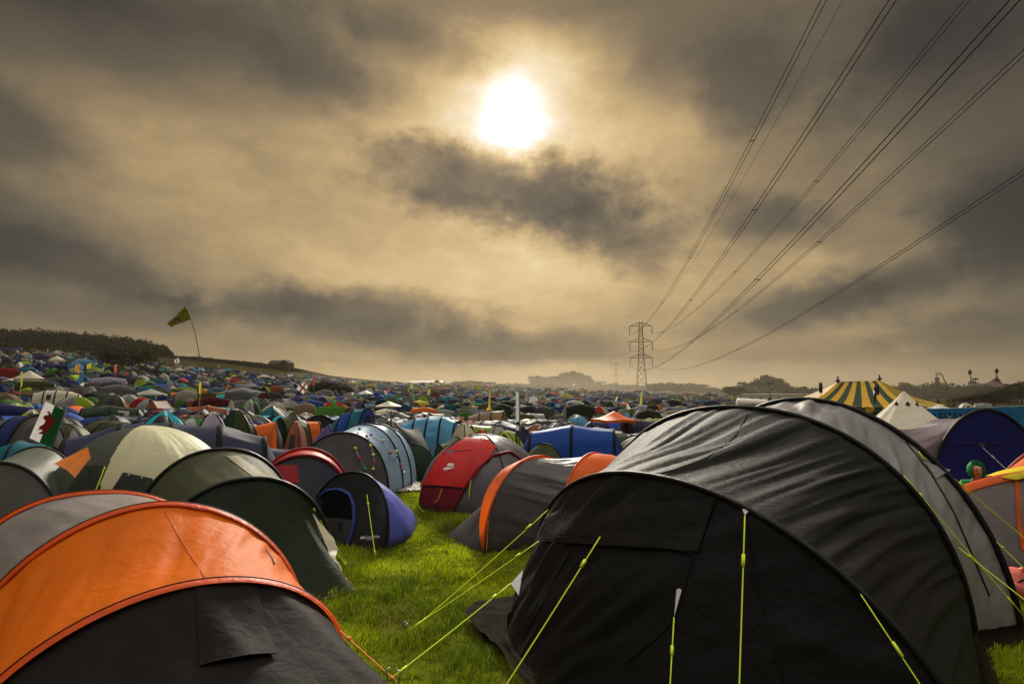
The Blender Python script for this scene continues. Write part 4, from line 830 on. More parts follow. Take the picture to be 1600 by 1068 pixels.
SZ = {'tunnel': ((2.5, 3.7), (1.6, 2.2), (1.05, 1.65)), 'dome': ((1.8, 2.6), (1.75, 2.5), (1.0, 1.45)), 'popup': ((2.0, 2.6), (1.5, 2.0), (.9, 1.15)), 'ridge': ((2.4, 3.2), (1.8, 2.2), (1.3, 1.8)), 'gazebo': ((2.9, 3.1), (2.9, 3.1), (2.3, 2.6))}
def second(c):
    j = np.array(PAL[c]); r = random.random()
    if r < .35: return tuple(j)
    if r < .6: return tuple(j * random.uniform(.45, .8))
    return PAL[random.choice(['grey', 'pale grey', 'charcoal', 'cream', 'lime', 'slate blue'])]
for a in near:
    r, x, y, px, py, kind, c = a; d = tuple(random.uniform(*s) for s in SZ[kind]); hm = min(d[2], hmax(r, px, x, y)) if r < 60 else d[2]; d = (d[0] * max(.75, min(1, hm / d[2] + .2)), d[1] * max(.75, min(1, hm / d[2] + .2)), hm); v = random.randrange(3 if kind == 'tunnel' else 2 if kind == 'dome' else 1)
    j = random.uniform(.8, 1.25); c0 = tuple(np.array(PAL[c]) * j)
    make_tent(kind, v, (x, y), random.uniform(0, 2 * PI), d, [c0, second(c), tuple(np.array(c0) * .55)], lab_of[id(a)], GRP, parts=r < 48)
def far_mass():
    def unit(kind):
        if kind == 'tunnel':
            hs = [hoop((x, -.5 * w), (x, .5 * w), w, 2.1, 0, 9) for x, w in ((-.4, .85), (0, 1), (.4, .85))]
            return [(np.stack([hs[0] * [1, 0, 0] - [.15, 0, 0] + hs[0] * [0, .6, .0], hs[0]]), 1), (np.stack(hs), 0), (np.stack([hs[2], hs[2] * [1, .6, 0] + [.14, 0, 0]]), 1)]
        if kind == 'gazebo':
            c = np.array([[(-.5, -.5, .68), (0, -.5, .72), (.5, -.5, .68)], [(-.5, 0, .72), (0, 0, 1), (.5, 0, .72)], [(-.5, .5, .68), (0, .5, .72), (.5, .5, .68)]], float); return [(c, 0)]
        if kind == 'popup':
            a = hoop((-.1, -.5), (-.1, .5), 1., 2.15, .12, 11); return [(loft(a, gcurve([a[0], (.3, -.42, 0), (.55, 0, 0), (.3, .42, 0), a[-1]], 11), 3, -.1, 0), 0), (loft(a, gcurve([a[0], (-.3, -.4, 0), (-.48, 0, 0), (-.3, .4, 0), a[-1]], 11), 2, -.05, 0), 1)]
        g = dome_grid((0, 0, 0), .5, .5, 1., 0, 2.8, 1., 16, 4, .08, 0, 0.); return [(g[:, 0:5], 0), (g[:, 4:9], 1), (g[:, 8:13], 0), (g[:, 12:17], 1)]
    U = {k: unit(k) for k in ('tunnel', 'dome', 'gazebo', 'popup')}; U['peak'] = [(np.array([[(-.5, -.5, 0), (.5, -.5, 0)], [(-.3, 0, .95), (.3, 0, .95)], [(-.5, .5, 0), (.5, .5, 0)]], float), 0), (np.array([[(-.5, -.5, 0), (-.5, .5, 0)], [(-.3, 0, .95), (-.3, 0, .95)]], float), 1), (np.array([[(.5, -.5, 0), (.5, .5, 0)], [(.3, 0, .95), (.3, 0, .95)]], float), 1)]; V = []; F_ = []; C = []; n = 0
    for a in far:
        r, x, y, px, py, kind, c = a; k = 'gazebo' if kind == 'gazebo' else kind if kind in U else 'dome'; k = 'peak' if kind == 'ridge' or random.random() < .07 else k
        if random.random() < .08: continue
        d = [random.uniform(*s) for s in SZ[kind]]; rz = random.uniform(0, 6.28); z = float(T(x, y)) - .05
        c0 = np.array(PAL[c]) * random.uniform(.3, .85); c1 = np.array(second(c)) * .7; d = [v * random.choice([.75, .9, 1., 1.15, 1.4]) for v in d]; cs, sn = math.cos(rz), math.sin(rz)
        for g, s in U[k]:
            A = g.reshape(-1, 3) * d; A = np.stack([A[:, 0] * cs - A[:, 1] * sn + x, A[:, 0] * sn + A[:, 1] * cs + y, A[:, 2] + z], 1); h, w = g.shape[:2]
            i, j = np.meshgrid(np.arange(h - 1), np.arange(w - 1), indexing='ij'); b = n + i * w + j
            F_.append(np.stack([b, b + 1, b + w + 1, b + w], -1).reshape(-1, 4)); V.append(A); C.append(np.tile([*(c1 if s else c0), 1], (len(A), 1))); n += len(A)
    raw_mesh('distant_tents', np.concatenate(V), np.concatenate(F_), fabric(attr='tint', trans=.3, rough=.8, spec=.05, bump=.2), np.concatenate(C), smooth=True,
             tags=('hundreds of small coloured tents packed across the far field and hillside', 'tents', None, 'stuff'))
def raw_mesh(name, V, F_, mat, C=None, smooth=False, tags=None, parent=None, attr='tint'):
    me = bpy.data.meshes.new(name); k = F_.shape[1]; me.vertices.add(len(V)); me.vertices.foreach_set('co', np.asarray(V, np.float32).ravel()); me.loops.add(F_.size); me.loops.foreach_set('vertex_index', F_.astype(np.int32).ravel())
    me.polygons.add(len(F_)); me.polygons.foreach_set('loop_start', np.arange(0, F_.size, k, dtype=np.int32)); me.polygons.foreach_set('use_smooth', np.full(len(F_), smooth)); me.materials.append(mat)
    if C is not None:
        at = me.color_attributes.new(attr, 'FLOAT_COLOR', 'POINT'); at.data.foreach_set('color', np.asarray(C, np.float32).ravel())
    me.update(calc_edges=True); me.validate(); o = bpy.data.objects.new(name, me); COL.objects.link(o)
    if tags: tag(o, *tags)
    if parent is not None: o.parent = parent
    return o
far_mass()
# ================================================================== FLAGS AND POLES
def cloth(c, nu=12, nv=8, wave=.04, seed=0):
    c = [np.array(v, float) for v in c]; u = np.linspace(0, 1, nu + 1)[None, :, None]; v = np.linspace(0, 1, nv + 1)[:, None, None]
    A = (c[0] * (1 - u) + c[1] * u) * (1 - v) + (c[3] * (1 - u) + c[2] * u) * v
    n = np.cross(c[1] - c[0], c[3] - c[0]); n /= np.linalg.norm(n) + 1e-9; L = np.linalg.norm(c[1] - c[0])
    w = np.sin(u[..., 0] * 7 + v[..., 0] * 2 + seed) * (u[..., 0] ** .7) * wave * L
    return A + n * w[..., None], n
def on_cloth(A, u, v, off):
    m, n = A.shape[:2]; x = u * (n - 1); y = v * (m - 1); i = min(int(y), m - 2); j = min(int(x), n - 2); fx = x - j; fy = y - i
    p = (A[i, j] * (1 - fx) + A[i, j + 1] * fx) * (1 - fy) + (A[i + 1, j] * (1 - fx) + A[i + 1, j + 1] * fx) * fy
    return p + off
def emblem(A, n, pts, mat, parent, name='emblem', both=True):
    tri = geometry.tessellate_polygon([[Vector((a, b, 0)) for a, b in pts]]); mb = MB()
    for s in ((-1, 1) if both else (-1,)):
        mb.add([on_cloth(A, a, b, n * s * .008) for a, b in pts], [tuple(t) for t in tri])
    return mb.build(name, mat, parent, smooth=False)
def flagpole(label, base, pts, flag, col, r=.03, polecol=None, group=None, wave=.05, nm='flagpole', mat=None):
    b = np.array(base); root = thing(nm, label, 'flag', tuple(b), 0, group)
    MB().tube(np.array(pts), r, 6).build('pole', polecol or plain('pole_grey', (.12, .11, .1)), root)
    if flag is None: return root, None, None
    A, n = cloth(flag, wave=wave, seed=len(label)); MB().grid(A).build('flag', mat or fabric(col, .35, .7, .2, .1), root); return root, A, n
def ground_at(px, Y):
    x = (px - 800) / F_PX * Y; return np.array([x, Y, float(T(x, Y))])
# bent pole with yellow flag
Y0 = 38.; b = ground_at(318, Y0); top = P(290.5, 478, Y0)
k = [b, P(316, 588, Y0), P(311, 552, Y0), P(305, 520, Y0), P(298.5, 498, Y0), P(293, 484, Y0), top]
r_, A, n = flagpole('tall bent pole with yellow flag and round black emblem above the tents', b, k, [top, P(261.5, 505, Y0 - .4), P(267, 511, Y0 - .4), P(298.5, 498, Y0)], (.115, .10, .004), .028, mat=fabric((.115, .10, .004), .12, .8, .1, .1))
e = [(.62 + .17 * math.cos(t), .5 + .30 * math.sin(t)) for t in np.linspace(0, 2 * PI, 18)[:-1]]; emblem(A, n, e, fabric((.02, .02, .012), .1), r_)
emblem(A, n * 1.5, [(.55, .6), (.58, .68), (.66, .7), (.71, .62), (.66, .64), (.59, .63)], fabric((.4, .36, .02), .1), r_)
# red dragon flag
Yd = 11.2; b = np.array([*P(66, 760, Yd)[:2], 0]); pt = [b, P(84, 692, Yd), P(103.5, 639, Yd)]
r_, A, n = flagpole('white and green flag with red dragon on a leaning pole among the left tents', b, pt, [P(71, 627, Yd), P(103, 641, Yd), P(81, 699, Yd), P(46, 684, Yd)], (.72, .7, .72), .012, wave=.02)
A2, _ = cloth([on_cloth(A, .46, 0, -n * .006), on_cloth(A, 1, 0, -n * .006), on_cloth(A, 1, 1, -n * .006), on_cloth(A, .46, 1, -n * .006)], wave=.02)
for s in (-1, 1): MB().grid(np.stack([[on_cloth(A, .46 + .54 * u, v, n * s * .005) for u in np.linspace(0, 1, 10)] for v in np.linspace(0, 1, 8)])).build('green_half', fabric((.01, .18, .06), .3), r_)
dz = [(590, 665), (610, 655), (630, 668), (645, 700), (640, 735), (655, 760), (690, 745), (715, 735), (700, 765), (680, 800), (655, 830), (640, 850), (620, 870), (600, 900), (612, 950), (595, 945), (585, 905), (560, 890), (555, 930), (530, 940), (480, 935), (500, 915), (530, 905), (520, 880), (470, 890), (500, 860), (480, 850), (530, 830), (560, 800), (575, 770), (550, 765), (555, 745), (530, 740), (560, 715), (575, 700), (600, 705), (615, 690), (600, 680)]
o_ = np.array([71., 627]); eu = np.array([32., 14]); ev = np.array([-25., 57]); Mi = np.linalg.inv(np.array([eu, ev]).T)
emblem(A, n * 1.6, [tuple(Mi @ (np.array([x / 8, 560 + y / 8]) - o_)) for x, y in dz], fabric((.30, .012, .02), .15), r_)
# silver feather banner
Yb = 19.; b = ground_at(811, Yb)
r_, A, n = flagpole('tall silvery blue feather banner with black disc beside the royal blue tunnel', b, [b, P(812, 640, Yb), P(811.5, 612, Yb)], [P(806, 612, Yb), P(811, 612, Yb), P(813, 672, Yb), P(806, 672, Yb)], (.45, .55, .6), .02, wave=.12)
emblem(A, n * 2, [(.45 + .4 * math.cos(t), .82 + .05 * math.sin(t)) for t in np.linspace(0, 2 * PI, 14)[:-1]], fabric((.015, .015, .02), 0), r_)
FL = [  # label, base px, depth, pole top px, flag quad px, colour
 ('white flag with black mark on a leaning stick below the hill grass', 268, 95, (277, 559), [(272, 563), (279, 558), (281, 566), (274, 568)], (.7, .7, .66)),
 ('white flag with red cross on a leaning pole in the middle field', 482, 60, (475, 598), [(474.5, 596), (481, 603), (474, 616), (463, 607)], (.72, .7, .68)),
 ('orange feather banner by the spreading dark tree', 178, 100, (183, 568), [(179, 570), (183.5, 568), (182, 588), (178, 588)], (.7, .16, .03)),
 ('amber feather banner left of the spreading dark tree', 118, 100, (123, 567), [(118, 571), (124, 568), (124, 581), (117, 581)], (.75, .33, .03)),
 ('yellow banner left of the spreading dark tree', 136, 105, (141, 567), [(136, 569), (143, 567), (142, 575), (136, 576)], (.75, .6, .03)),
 ('dark blue feather banner with white tip above the cream windowed tunnel', 130, 55, (129.5, 580), [(121, 592), (129.5, 580), (131.5, 597), (122, 598)], (.02, .12, .28)),
 ('small white pennant beside the dark blue feather banner', 131, 54, (132, 596), [(124, 600), (132, 597), (131, 602), (128, 603)], (.7, .72, .72)),
 ('tall yellow wrapped pole near the cream gazebo on the left', 33, 40, (34.5, 580), [(32.5, 581), (35.5, 580), (35, 603), (32, 604)], (.6, .62, .05)),
 ('yellow flame shaped flag beside an orange disc at the bent pole', 311, 42, (315, 595), [(311, 598), (315.5, 595), (316, 614), (311, 615)], (.8, .7, .05)),
 ('thin dark pole standing alone in the middle field', 553, 60, (554.5, 591), None, (.1, .09, .03)),
 ('pink pennant on a leaning stick in the middle field', 604, 75, (609, 605), [(603, 612), (609, 604), (610, 607), (605, 614)], (.6, .14, .28)),
 ('thin lime pole with a small green flag left of the hazy trees', 645, 70, (645.5, 603), [(641, 599), (645, 599), (645, 607), (641, 607)], (.35, .5, .12)),
 ('crossed yellow and red ribbon poles in the middle field', 668, 80, (672, 607), [(669, 608), (673, 607), (671, 616), (667, 616)], (.6, .5, .04)),
 ('slender yellow green pole before the hazy trees', 765, 60, (766, 610), [(764.5, 611), (766.5, 610), (766, 634), (763, 635)], (.5, .52, .1)),
 ('lime streamer pole below the tall pylon', 1001, 70, (1003.5, 610), [(1001.5, 612), (1004.5, 610), (1002.5, 632), (999, 634)], (.5, .55, .1)),
 ('white pennant left of the lime streamer pole', 983, 60, (980, 630), [(979, 631), (981, 630), (986, 639), (979, 639)], (.75, .72, .65)),
 ('orange windsock flag near the bright red dome', 762, 50, (766, 633), [(760, 638), (766, 633), (768, 640), (761, 641)], (.8, .45, .04)),
 ('red banner at the foot of the grassy slope', 491, 110, (490, 588), [(488.5, 589), (492, 588), (492, 602), (488, 602)], (.45, .05, .05)),
 ('black and white checked flag behind the pole awning', 606, 18, (605, 640), [(601, 652), (604.5, 641), (609, 650), (606, 656)], (.5, .5, .5)),
 ('pale blue flag at the far left of the hill top', 14, 190, (22, 545), [(16, 548), (23, 544), (24, 551), (15, 554)], (.12, .3, .5)),
 ('thin red pole under the dark wood', 74, 200, (75, 544), [(73.5, 544.5), (75.5, 544), (75.5, 552), (73.5, 552)], (.5, .12, .06)),
 ('small red pennant pole right of the little hill gazebo', 89, 200, (89.5, 545), [(88.5, 544.5), (90, 544), (90, 549), (88.5, 549)], (.55, .06, .05)),
 ('white marker post on the grassy slope', 342, 225, (342, 571), [(341.2, 571), (343, 571), (343, 579), (341.2, 579)], (.7, .7, .66)),
 ('red marker banner on the grassy slope', 376, 225, (376, 573), [(375, 573), (377, 573), (377, 580), (375, 580)], (.55, .12, .06)),
 ('white cross shaped pole at the foot of the grassy slope', 453, 130, (453.5, 582), [(450, 585), (457, 585), (457, 587), (450, 587)], (.75, .7, .6)),
]
for lab, bx, Y, tp, q, col in FL:
    b = ground_at(bx, Y); t = P(*tp, Y); nt = MB
    fl = [P(*p, Y) for p in q] if q else None
    r_, A, n = flagpole(lab, b, [b, b * .5 + t * .5 + [0.02 * Y / 40, 0, 0], t], fl, col, max(.014, .0006 * Y), plain('pole_lime', (.4, .42, .08)) if 'yellow' in lab or 'lime' in lab else None, 'flags and poles among the tents')
    if 'red cross' in lab:
        for p in ([(.4, 0), (.6, 0), (.6, 1), (.4, 1)], [(0, .4), (1, .4), (1, .6), (0, .6)]): emblem(A, n * 2, p, fabric((.5, .03, .03), .2), r_, 'cross')
    if 'black mark' in lab: emblem(A, n * 2, [(.35, .3), (.7, .35), (.65, .7), (.4, .65)], fabric((.02, .02, .02), .2), r_)
    if 'checked' in lab:
        for i in range(4):
            for j in range(4):
                if (i + j) % 2: emblem(A, n, [(i / 4, j / 4), (i / 4 + .25, j / 4), (i / 4 + .25, j / 4 + .25), (i / 4, j / 4 + .25)], fabric((.02, .02, .02), .1), r_, 'check')
    if 'orange disc' in lab:
        c = P(319, 611, Y); MB().tube(np.array([c - [0, .02, 0], c + [0, .02, 0]]), .2, 16).build('disc', fabric((.8, .33, .03), .2), r_)
# ================================================================== TREES
def crown_data(seed, n, blobs, leaf, name='crown', squash=1.):
    g = np.random.default_rng(seed); bl = np.array(blobs, float); w = bl[:, 3] ** 2 * bl[:, 4]; w /= w.sum(); idx = g.choice(len(bl), n, p=w)
    d = g.normal(size=(n, 3)); d /= np.linalg.norm(d, axis=1)[:, None]; rr = (.55 + .5 * g.random(n) ** .6)[:, None]
    nz = 1 + .28 * np.sin(d[:, :1] * 7 + seed) * np.sin(d[:, 1:2] * 6 + 1) * np.sin(d[:, 2:] * 8)
    c = bl[idx, :3] + d * rr * nz * np.stack([bl[idx, 3], bl[idx, 3], bl[idx, 4]], 1)
    a = g.normal(size=(n, 3)); a /= np.linalg.norm(a, axis=1)[:, None]; b = np.cross(a, g.normal(size=(n, 3))); b /= np.linalg.norm(b, axis=1)[:, None]
    s = (leaf * (.5 + g.random(n)))[:, None]; V = np.stack([c - a * s, c + b * s * .55, c + a * s, c - b * s * .55], 1).reshape(-1, 3)
    return V, np.arange(4 * n).reshape(-1, 4)
CR_MESH = {}
def crown_mesh(k):
    if k in CR_MESH: return CR_MESH[k]
    kind, sd = k; g = np.random.default_rng(sd + 40)
    if kind == 'round':
        bl = [(0, 0, .55, .32, .30)] + [(math.cos(t) * g.uniform(.14, .3), math.sin(t) * g.uniform(.14, .3), g.uniform(.36, .82), g.uniform(.13, .22), g.uniform(.11, .18)) for t in g.uniform(0, 6.28, 11)]
    elif kind == 'wide':
        bl = [(0, 0, .55, .3, .25)] + [(g.uniform(-.42, .42), g.uniform(-.3, .3), 0, g.uniform(.12, .2), g.uniform(.12, .18)) for _ in range(14)]
        bl = [bl[0]] + [(x, y, .25 + (.62 - 1.1 * x * x) * g.uniform(.55, 1.0), r, h) for x, y, _, r, h in bl[1:]]
    else:
        bl = [(g.uniform(-.1, .1) * (1 - i / 9), g.uniform(-.1, .1), .16 + .8 * i / 9, .26 * (1 - i / 10.5), .1) for i in range(9)]
    V, F_ = crown_data(sd, 1500, bl, .042); me = bpy.data.meshes.new('crown'); me.from_pydata(V.tolist(), [], F_.tolist())
    me.materials.append(foliage('leaves', (.009, .014, .004), (.028, .038, .010)) if kind != 'pine' else foliage('needles', (.014, .020, .012), (.035, .045, .022)))
    mb = MB(); mb.tube(np.array([(0, 0, -.05), (.01, 0, .2), (0, .01, .45), (.01, 0, .7)]), [.035, .028, .02, .008], 7)
    for i in range(6):
        t = g.uniform(0, 6.28); z = g.uniform(.22, .5); l = g.uniform(.15, .3); mb.tube(np.array([(0, 0, z), (math.cos(t) * l * .6, math.sin(t) * l * .6, z + .1), (math.cos(t) * l, math.sin(t) * l, z + .22)]), [.016, .01, .004], 5)
    CR_MESH[k] = (me, mb.data('trunk', plain('bark', (.05, .04, .03), .9))); return CR_MESH[k]
def tree(label, px, Y, top_py, wpx, kind='round', sd=0, group='trees along the far edge of the field', base=None):
    b = ground_at(px, Y); h = P(px, top_py, Y)[2] - b[2]; w = wpx * Y / F_PX
    r = thing('pine_tree' if kind == 'pine' else 'tree', label, 'tree', tuple(b - [0, 0, .1]), random.uniform(-.4, .4), group); c, t = crown_mesh((kind, sd))
    for nm, me in (('crown', c), ('trunk', t)):
        o = bpy.data.objects.new(nm, me); COL.objects.link(o); o.parent = r; o.scale = (w, w, h)
tree('broad spreading dark tree standing among the hillside tents', 190, 128, 542, 92, 'wide', 1)
hz = [(838, 690, 584, 36, 'round', 2), (858, 710, 586, 34, 'round', 3), (889, 700, 577, 52, 'round', 4), (912, 710, 583, 44, 'round', 2), (876, 680, 584, 40, 'wide', 5), (930, 690, 594, 34, 'round', 3), (957, 640, 597, 26, 'round', 4), (972, 650, 602, 24, 'wide', 5)]
for i, (x, Y, tp, w, k, s) in enumerate(hz): tree(['hazy tree at the left end of the grey clump', 'hazy tree second from the left in the grey clump', 'tallest hazy tree in the middle of the grey clump', 'hazy tree sloping down the right of the grey clump', 'broad hazy tree low in front of the grey clump', 'lower hazy tree at the right end of the grey clump', 'small round hazy tree under the faint far pylon', 'small hazy bush right under the faint far pylon'][i], x, Y, tp, w, k, s)
lo = [(615, 602, 34), (634, 600, 30), (706, 597, 40), (722, 594, 40), (738, 593, 44), (756, 595, 40), (772, 599, 36), (790, 600, 34), (806, 601, 36), (1022, 597, 36), (1038, 595, 40), (1056, 598, 38), (1072, 596, 40), (1088, 598, 38), (1104, 603, 34), (1120, 606, 32)]
for i, (x, tp, w) in enumerate(lo): tree(f'low hazy tree {"left" if x < 830 else "right"} of the {"grey tree clump" if x < 830 else "tall pylon"}, {ORD[i if x < 830 else i - 9]} from the left there', x, 420 - 6 * i, tp, w, 'round' if i % 2 else 'wide', 2 + i % 4)
rt = [(1146, 600, 34), (1168, 592, 40), (1198, 582, 54), (1225, 596, 40), (1243, 600, 34), (1265, 603, 40), (1396, 600, 40), (1416, 592, 34), (1440, 600, 40), (1462, 596, 44), (1486, 602, 44), (1508, 598, 44), (1528, 597, 44), (1548, 601, 48), (1572, 603, 40), (1592, 594, 38), (1616, 597, 44)]
for i, (x, tp, w) in enumerate(rt):
    tree(f'dark tree {"left" if x < 1300 else "right"} of the striped marquee, {ORD[i if x < 1300 else i - 6]} from the left in its row', x, 175 + (i * 37) % 40, tp, w, 'round' if i % 3 else 'wide', 2 + i % 4)
def leaf_mass(name, centres, per, leaf, mat, label, cat, kind):
    """centres: x, y, z, radius, half height"""
    c = np.array(centres, float); V, F_ = [], []; n = 0
    for i, q in enumerate(c):
        v, f = crown_data(i + 90, per, [(0, 0, 0, q[3], q[4]), (q[3] * .4, 0, q[4] * .5, q[3] * .5, q[4] * .6), (-q[3] * .4, 0, q[4] * .3, q[3] * .5, q[4] * .7)], leaf); V.append(v + q[:3]); F_.append(f + n); n += len(v)
    return raw_mesh(name, np.concatenate(V), np.concatenate(F_), mat, None, False, (label, cat, None, kind))
wc = []
for px in np.arange(-120, 268, 7.):
    for dY in (232, 246, 262, 280):
        x_ = px + RNG.uniform(-4, 4); Y = dY * math.cos(math.atan((px - 800) / F_PX)) * 1.28 + RNG.uniform(-4, 4); b = ground_at(x_, Y)
        topy = np.interp(px, [-120, 0, 60, 120, 180, 230, 252, 268], [512, 514, 516, 521, 526, 534, 541, 553]) + RNG.uniform(-2.5, 3.5) + (0 if dY > 250 else 10 * RNG.random())
        h = max(P(x_, topy, Y)[2] - b[2], 1.5); wc.append((b[0], b[1], b[2] + h * .55, min(3.4, h * .5) * RNG.uniform(.7, 1.1), h * .45))
leaf_mass('woodland', wc, 260, .5, foliage('wood_leaves', (.005, .009, .003), (.015, .022, .007)), 'dark pine wood crowning the hill on the left', 'woodland', 'stuff')
tk = MB()
for c in wc[::2]: tk.bar((c[0], c[1], float(T(c[0], c[1])) - .3), (c[0], c[1], c[2]), .22, 5)
tag(tk.build('woodland_trunks', plain('bark', (.05, .04, .03), .9)), 'dark trunks inside the pine wood', 'woodland', kind='stuff')
hc = []
for px in np.arange(236, 540, 2.4):
    Y = 285 * .9 * (1 if px < 450 else 1.02); b = ground_at(px, Y); topy = np.interp(px, [236, 300, 355, 410, 455, 500, 540], [558, 557, 562, 567, 577, 588, 597]) + RNG.uniform(-1.2, 1.2)
    h = max(P(px, topy, Y)[2] - b[2], 1.0); hc.append((b[0], b[1], b[2] + h * .45, 1.3, h * .5))
leaf_mass('hedge', hc, 90, .35, foliage('hedge_leaves', (.012, .016, .008), (.04, .046, .02)), 'long dark hedge along the ridge above the grassy slope', 'hedge', 'thing')
bc = [(*ground_at(px, 120)[:2], float(T(*ground_at(px, 120)[:2])) + h * .4, 1.9, h * .5) for px, h in ((498, 3.2), (508, 3.6), (520, 3.4), (532, 3.0), (541, 2.4))]
leaf_mass('bush', bc, 420, .28, foliage('hedge_leaves', (.012, .016, .008), (.04, .046, .02)), 'dark clump of bushes at the foot of the grassy slope', 'bush', 'thing')
tl = []
for px in np.arange(560, 1760, 3.):
    Y = 560 + 50 * math.sin(px * .05) if px < 1130 else 330 + 30 * math.sin(px * .07); b = ground_at(px, Y)
    tp = np.interp(px, [560, 620, 700, 830, 1000, 1130, 1250, 1400, 1760], [599, 601, 600, 601, 603, 608, 610, 604, 604]) + RNG.uniform(-2.2, 2.2); h = max(P(px, tp, Y)[2] - b[2], 2); tl.append((b[0], b[1], b[2] + h * .45, 4.5 if Y > 500 else 3, h * .52))
leaf_mass('treeline', tl, 120, 1.2, foliage('far_leaves', (.02, .025, .012), (.05, .056, .025)), 'low dark line of trees along the far edge of the fields', 'treeline', 'stuff')
# ================================================================== PYLONS AND LINES
LT = -.1425; LD = np.array([math.sin(LT), -math.cos(LT), 0]); LN = np.array([math.cos(LT), math.sin(LT), 0])
def pylon(label, px, Y, top_py, base_py, hw, sc):
    c = P(px, 560, Y); zt = P(px, top_py, Y)[2]; zb = P(px, base_py, Y)[2]; H = zt - zb; root = thing('pylon', label, 'pylon', (c[0], c[1], zb), 0, 'lattice power pylons')
    W = lambda u: np.interp(u, [0, .22, .45, 1], [3.6, 2.7, 1.75, .95]) * sc; q = np.array([c[0], c[1], 0]); r = .16 * sc
    def cor(u, i): s = ((-1, -1), (1, -1), (1, 1), (-1, 1))[i]; return q + LN * s[0] * W(u) + LD * s[1] * W(u) + np.array([0, 0, zb + u * H])
    mb = MB(); us = [0, .13, .22, .31, .39, .46, .53, .59, .65, .71, .77, .83, .89, .95, 1.]
    for i in range(4):
        for a, b in zip(us[:-1], us[1:]): mb.bar(cor(a, i), cor(b, i), r)
        for k, (a, b) in enumerate(zip(us[:-1], us[1:])):
            j = (i + 1) % 4; mb.bar(cor(a, i), cor(b, j), r * .55); mb.bar(cor(a, j), cor(b, i), r * .55)
            if k in (0, 2, 5, 8, 11): mb.bar(cor(b, i), cor(b, j), r * .55)
    mb.build('tower', LATTICE, root, smooth=False)
    at = {}
    for nm, py, ins in (('top', 509, 521.6), ('mid', 533.5, 546.5), ('low', 558.5, 571.)):
        u = (612 - py) / (612 - 502.6); z = zb + u * H; zi = zb + (612 - ins) / (612 - 502.6) * H; m = MB(); I_ = MB()
        for s in (-1, 1):
            tip = q + LN * s * hw + [0, 0, z]
            for d in (-1, 1):
                m.bar(q + LN * s * W(u) + LD * d * W(u) + [0, 0, z], tip, r * .8); m.bar(q + LN * s * W(u) + LD * d * W(u) + [0, 0, z + .05 * H], tip, r * .7)
                for t in (.33, .66): 
                    p0 = q + LN * s * W(u) + LD * d * W(u) + [0, 0, z]; p1 = p0 + [0, 0, .05 * H]; m.bar(p0 * (1 - t) + tip * t, p1 * (1 - t) + tip * t, r * .4)
            lo_ = q + LN * s * hw + [0, 0, zi]; I_.tube(np.array([tip * (1 - t) + lo_ * t for t in np.linspace(0, 1, 15)]), [(.16 if i % 2 else .3) * sc for i in range(15)], 6); at[(nm, s)] = lo_
        m.build('cross_arm', LATTICE, root, smooth=False); I_.build('insulator', LATTICE, root)
    at['earth'] = q + [0, 0, zt]
    return at
A1 = pylon('tall steel lattice pylon with three pairs of arms, the nearer one', 1002, 372, 502.6, 613, 7.17, 1.0)
A2 = pylon('smaller hazy lattice pylon further off, left of the tall one', 962, 1050, 566, 604, 7.6, 1.0)
names_ = {('top', -1): 'upper left', ('mid', -1): 'middle left', ('low', -1): 'lower left', ('top', 1): 'upper right', ('mid', 1): 'middle right', ('low', 1): 'lower right'}
for k in [('top', -1), ('mid', -1), ('low', -1), ('top', 1), ('mid', 1), ('low', 1)]:
    a = A1[k]; root = thing('power_line', f'twin cable power line from the {names_[k]} arm tip of the tall pylon', 'power line', tuple(a), 0, 'power lines sweeping overhead to the pylon')
    s = np.linspace(0, 378, 90)[:, None]; p = a + LD * s; p[:, 2] += (-.0905385 * s + 3.23033e-4 * s * s)[:, 0]
    for d in (-1, 1): MB().tube(p + LN * d * .28, .046, 5).build('cable', WIRE, root)
    for q in np.linspace(60, 345, 6) + {-1: 6, 1: -9}[k[1]]:
        c = a + LD * q; c[2] += -.0905385 * q + 3.23033e-4 * q * q; MB().bar(c - LN * .34, c + LN * .34, .06, 5).box(c - LN * .3, (.14, .3, .14)).box(c + LN * .3, (.14, .3, .14)).build('spacer', WIRE, root)
    b = A2[k]; t = np.linspace(0, 1, 40)[:, None]; p = a * (1 - t) + b * t; p[:, 2] -= 14 * 4 * (t * (1 - t))[:, 0]; MB().tube(p, .05, 4).build('far_cable', WIRE, root)
a = A1['earth']; s = np.linspace(0, 378, 90)[:, None]; p = a + LD * s; p[:, 2] += (-.0905385 * .95 * s + 3.23e-4 * s * s)[:, 0]
tag(MB().tube(p, .03, 5).build('earth_wire', WIRE), 'thin single earth wire running from the very top of the tall pylon', 'power line', 'power lines sweeping overhead to the pylon')
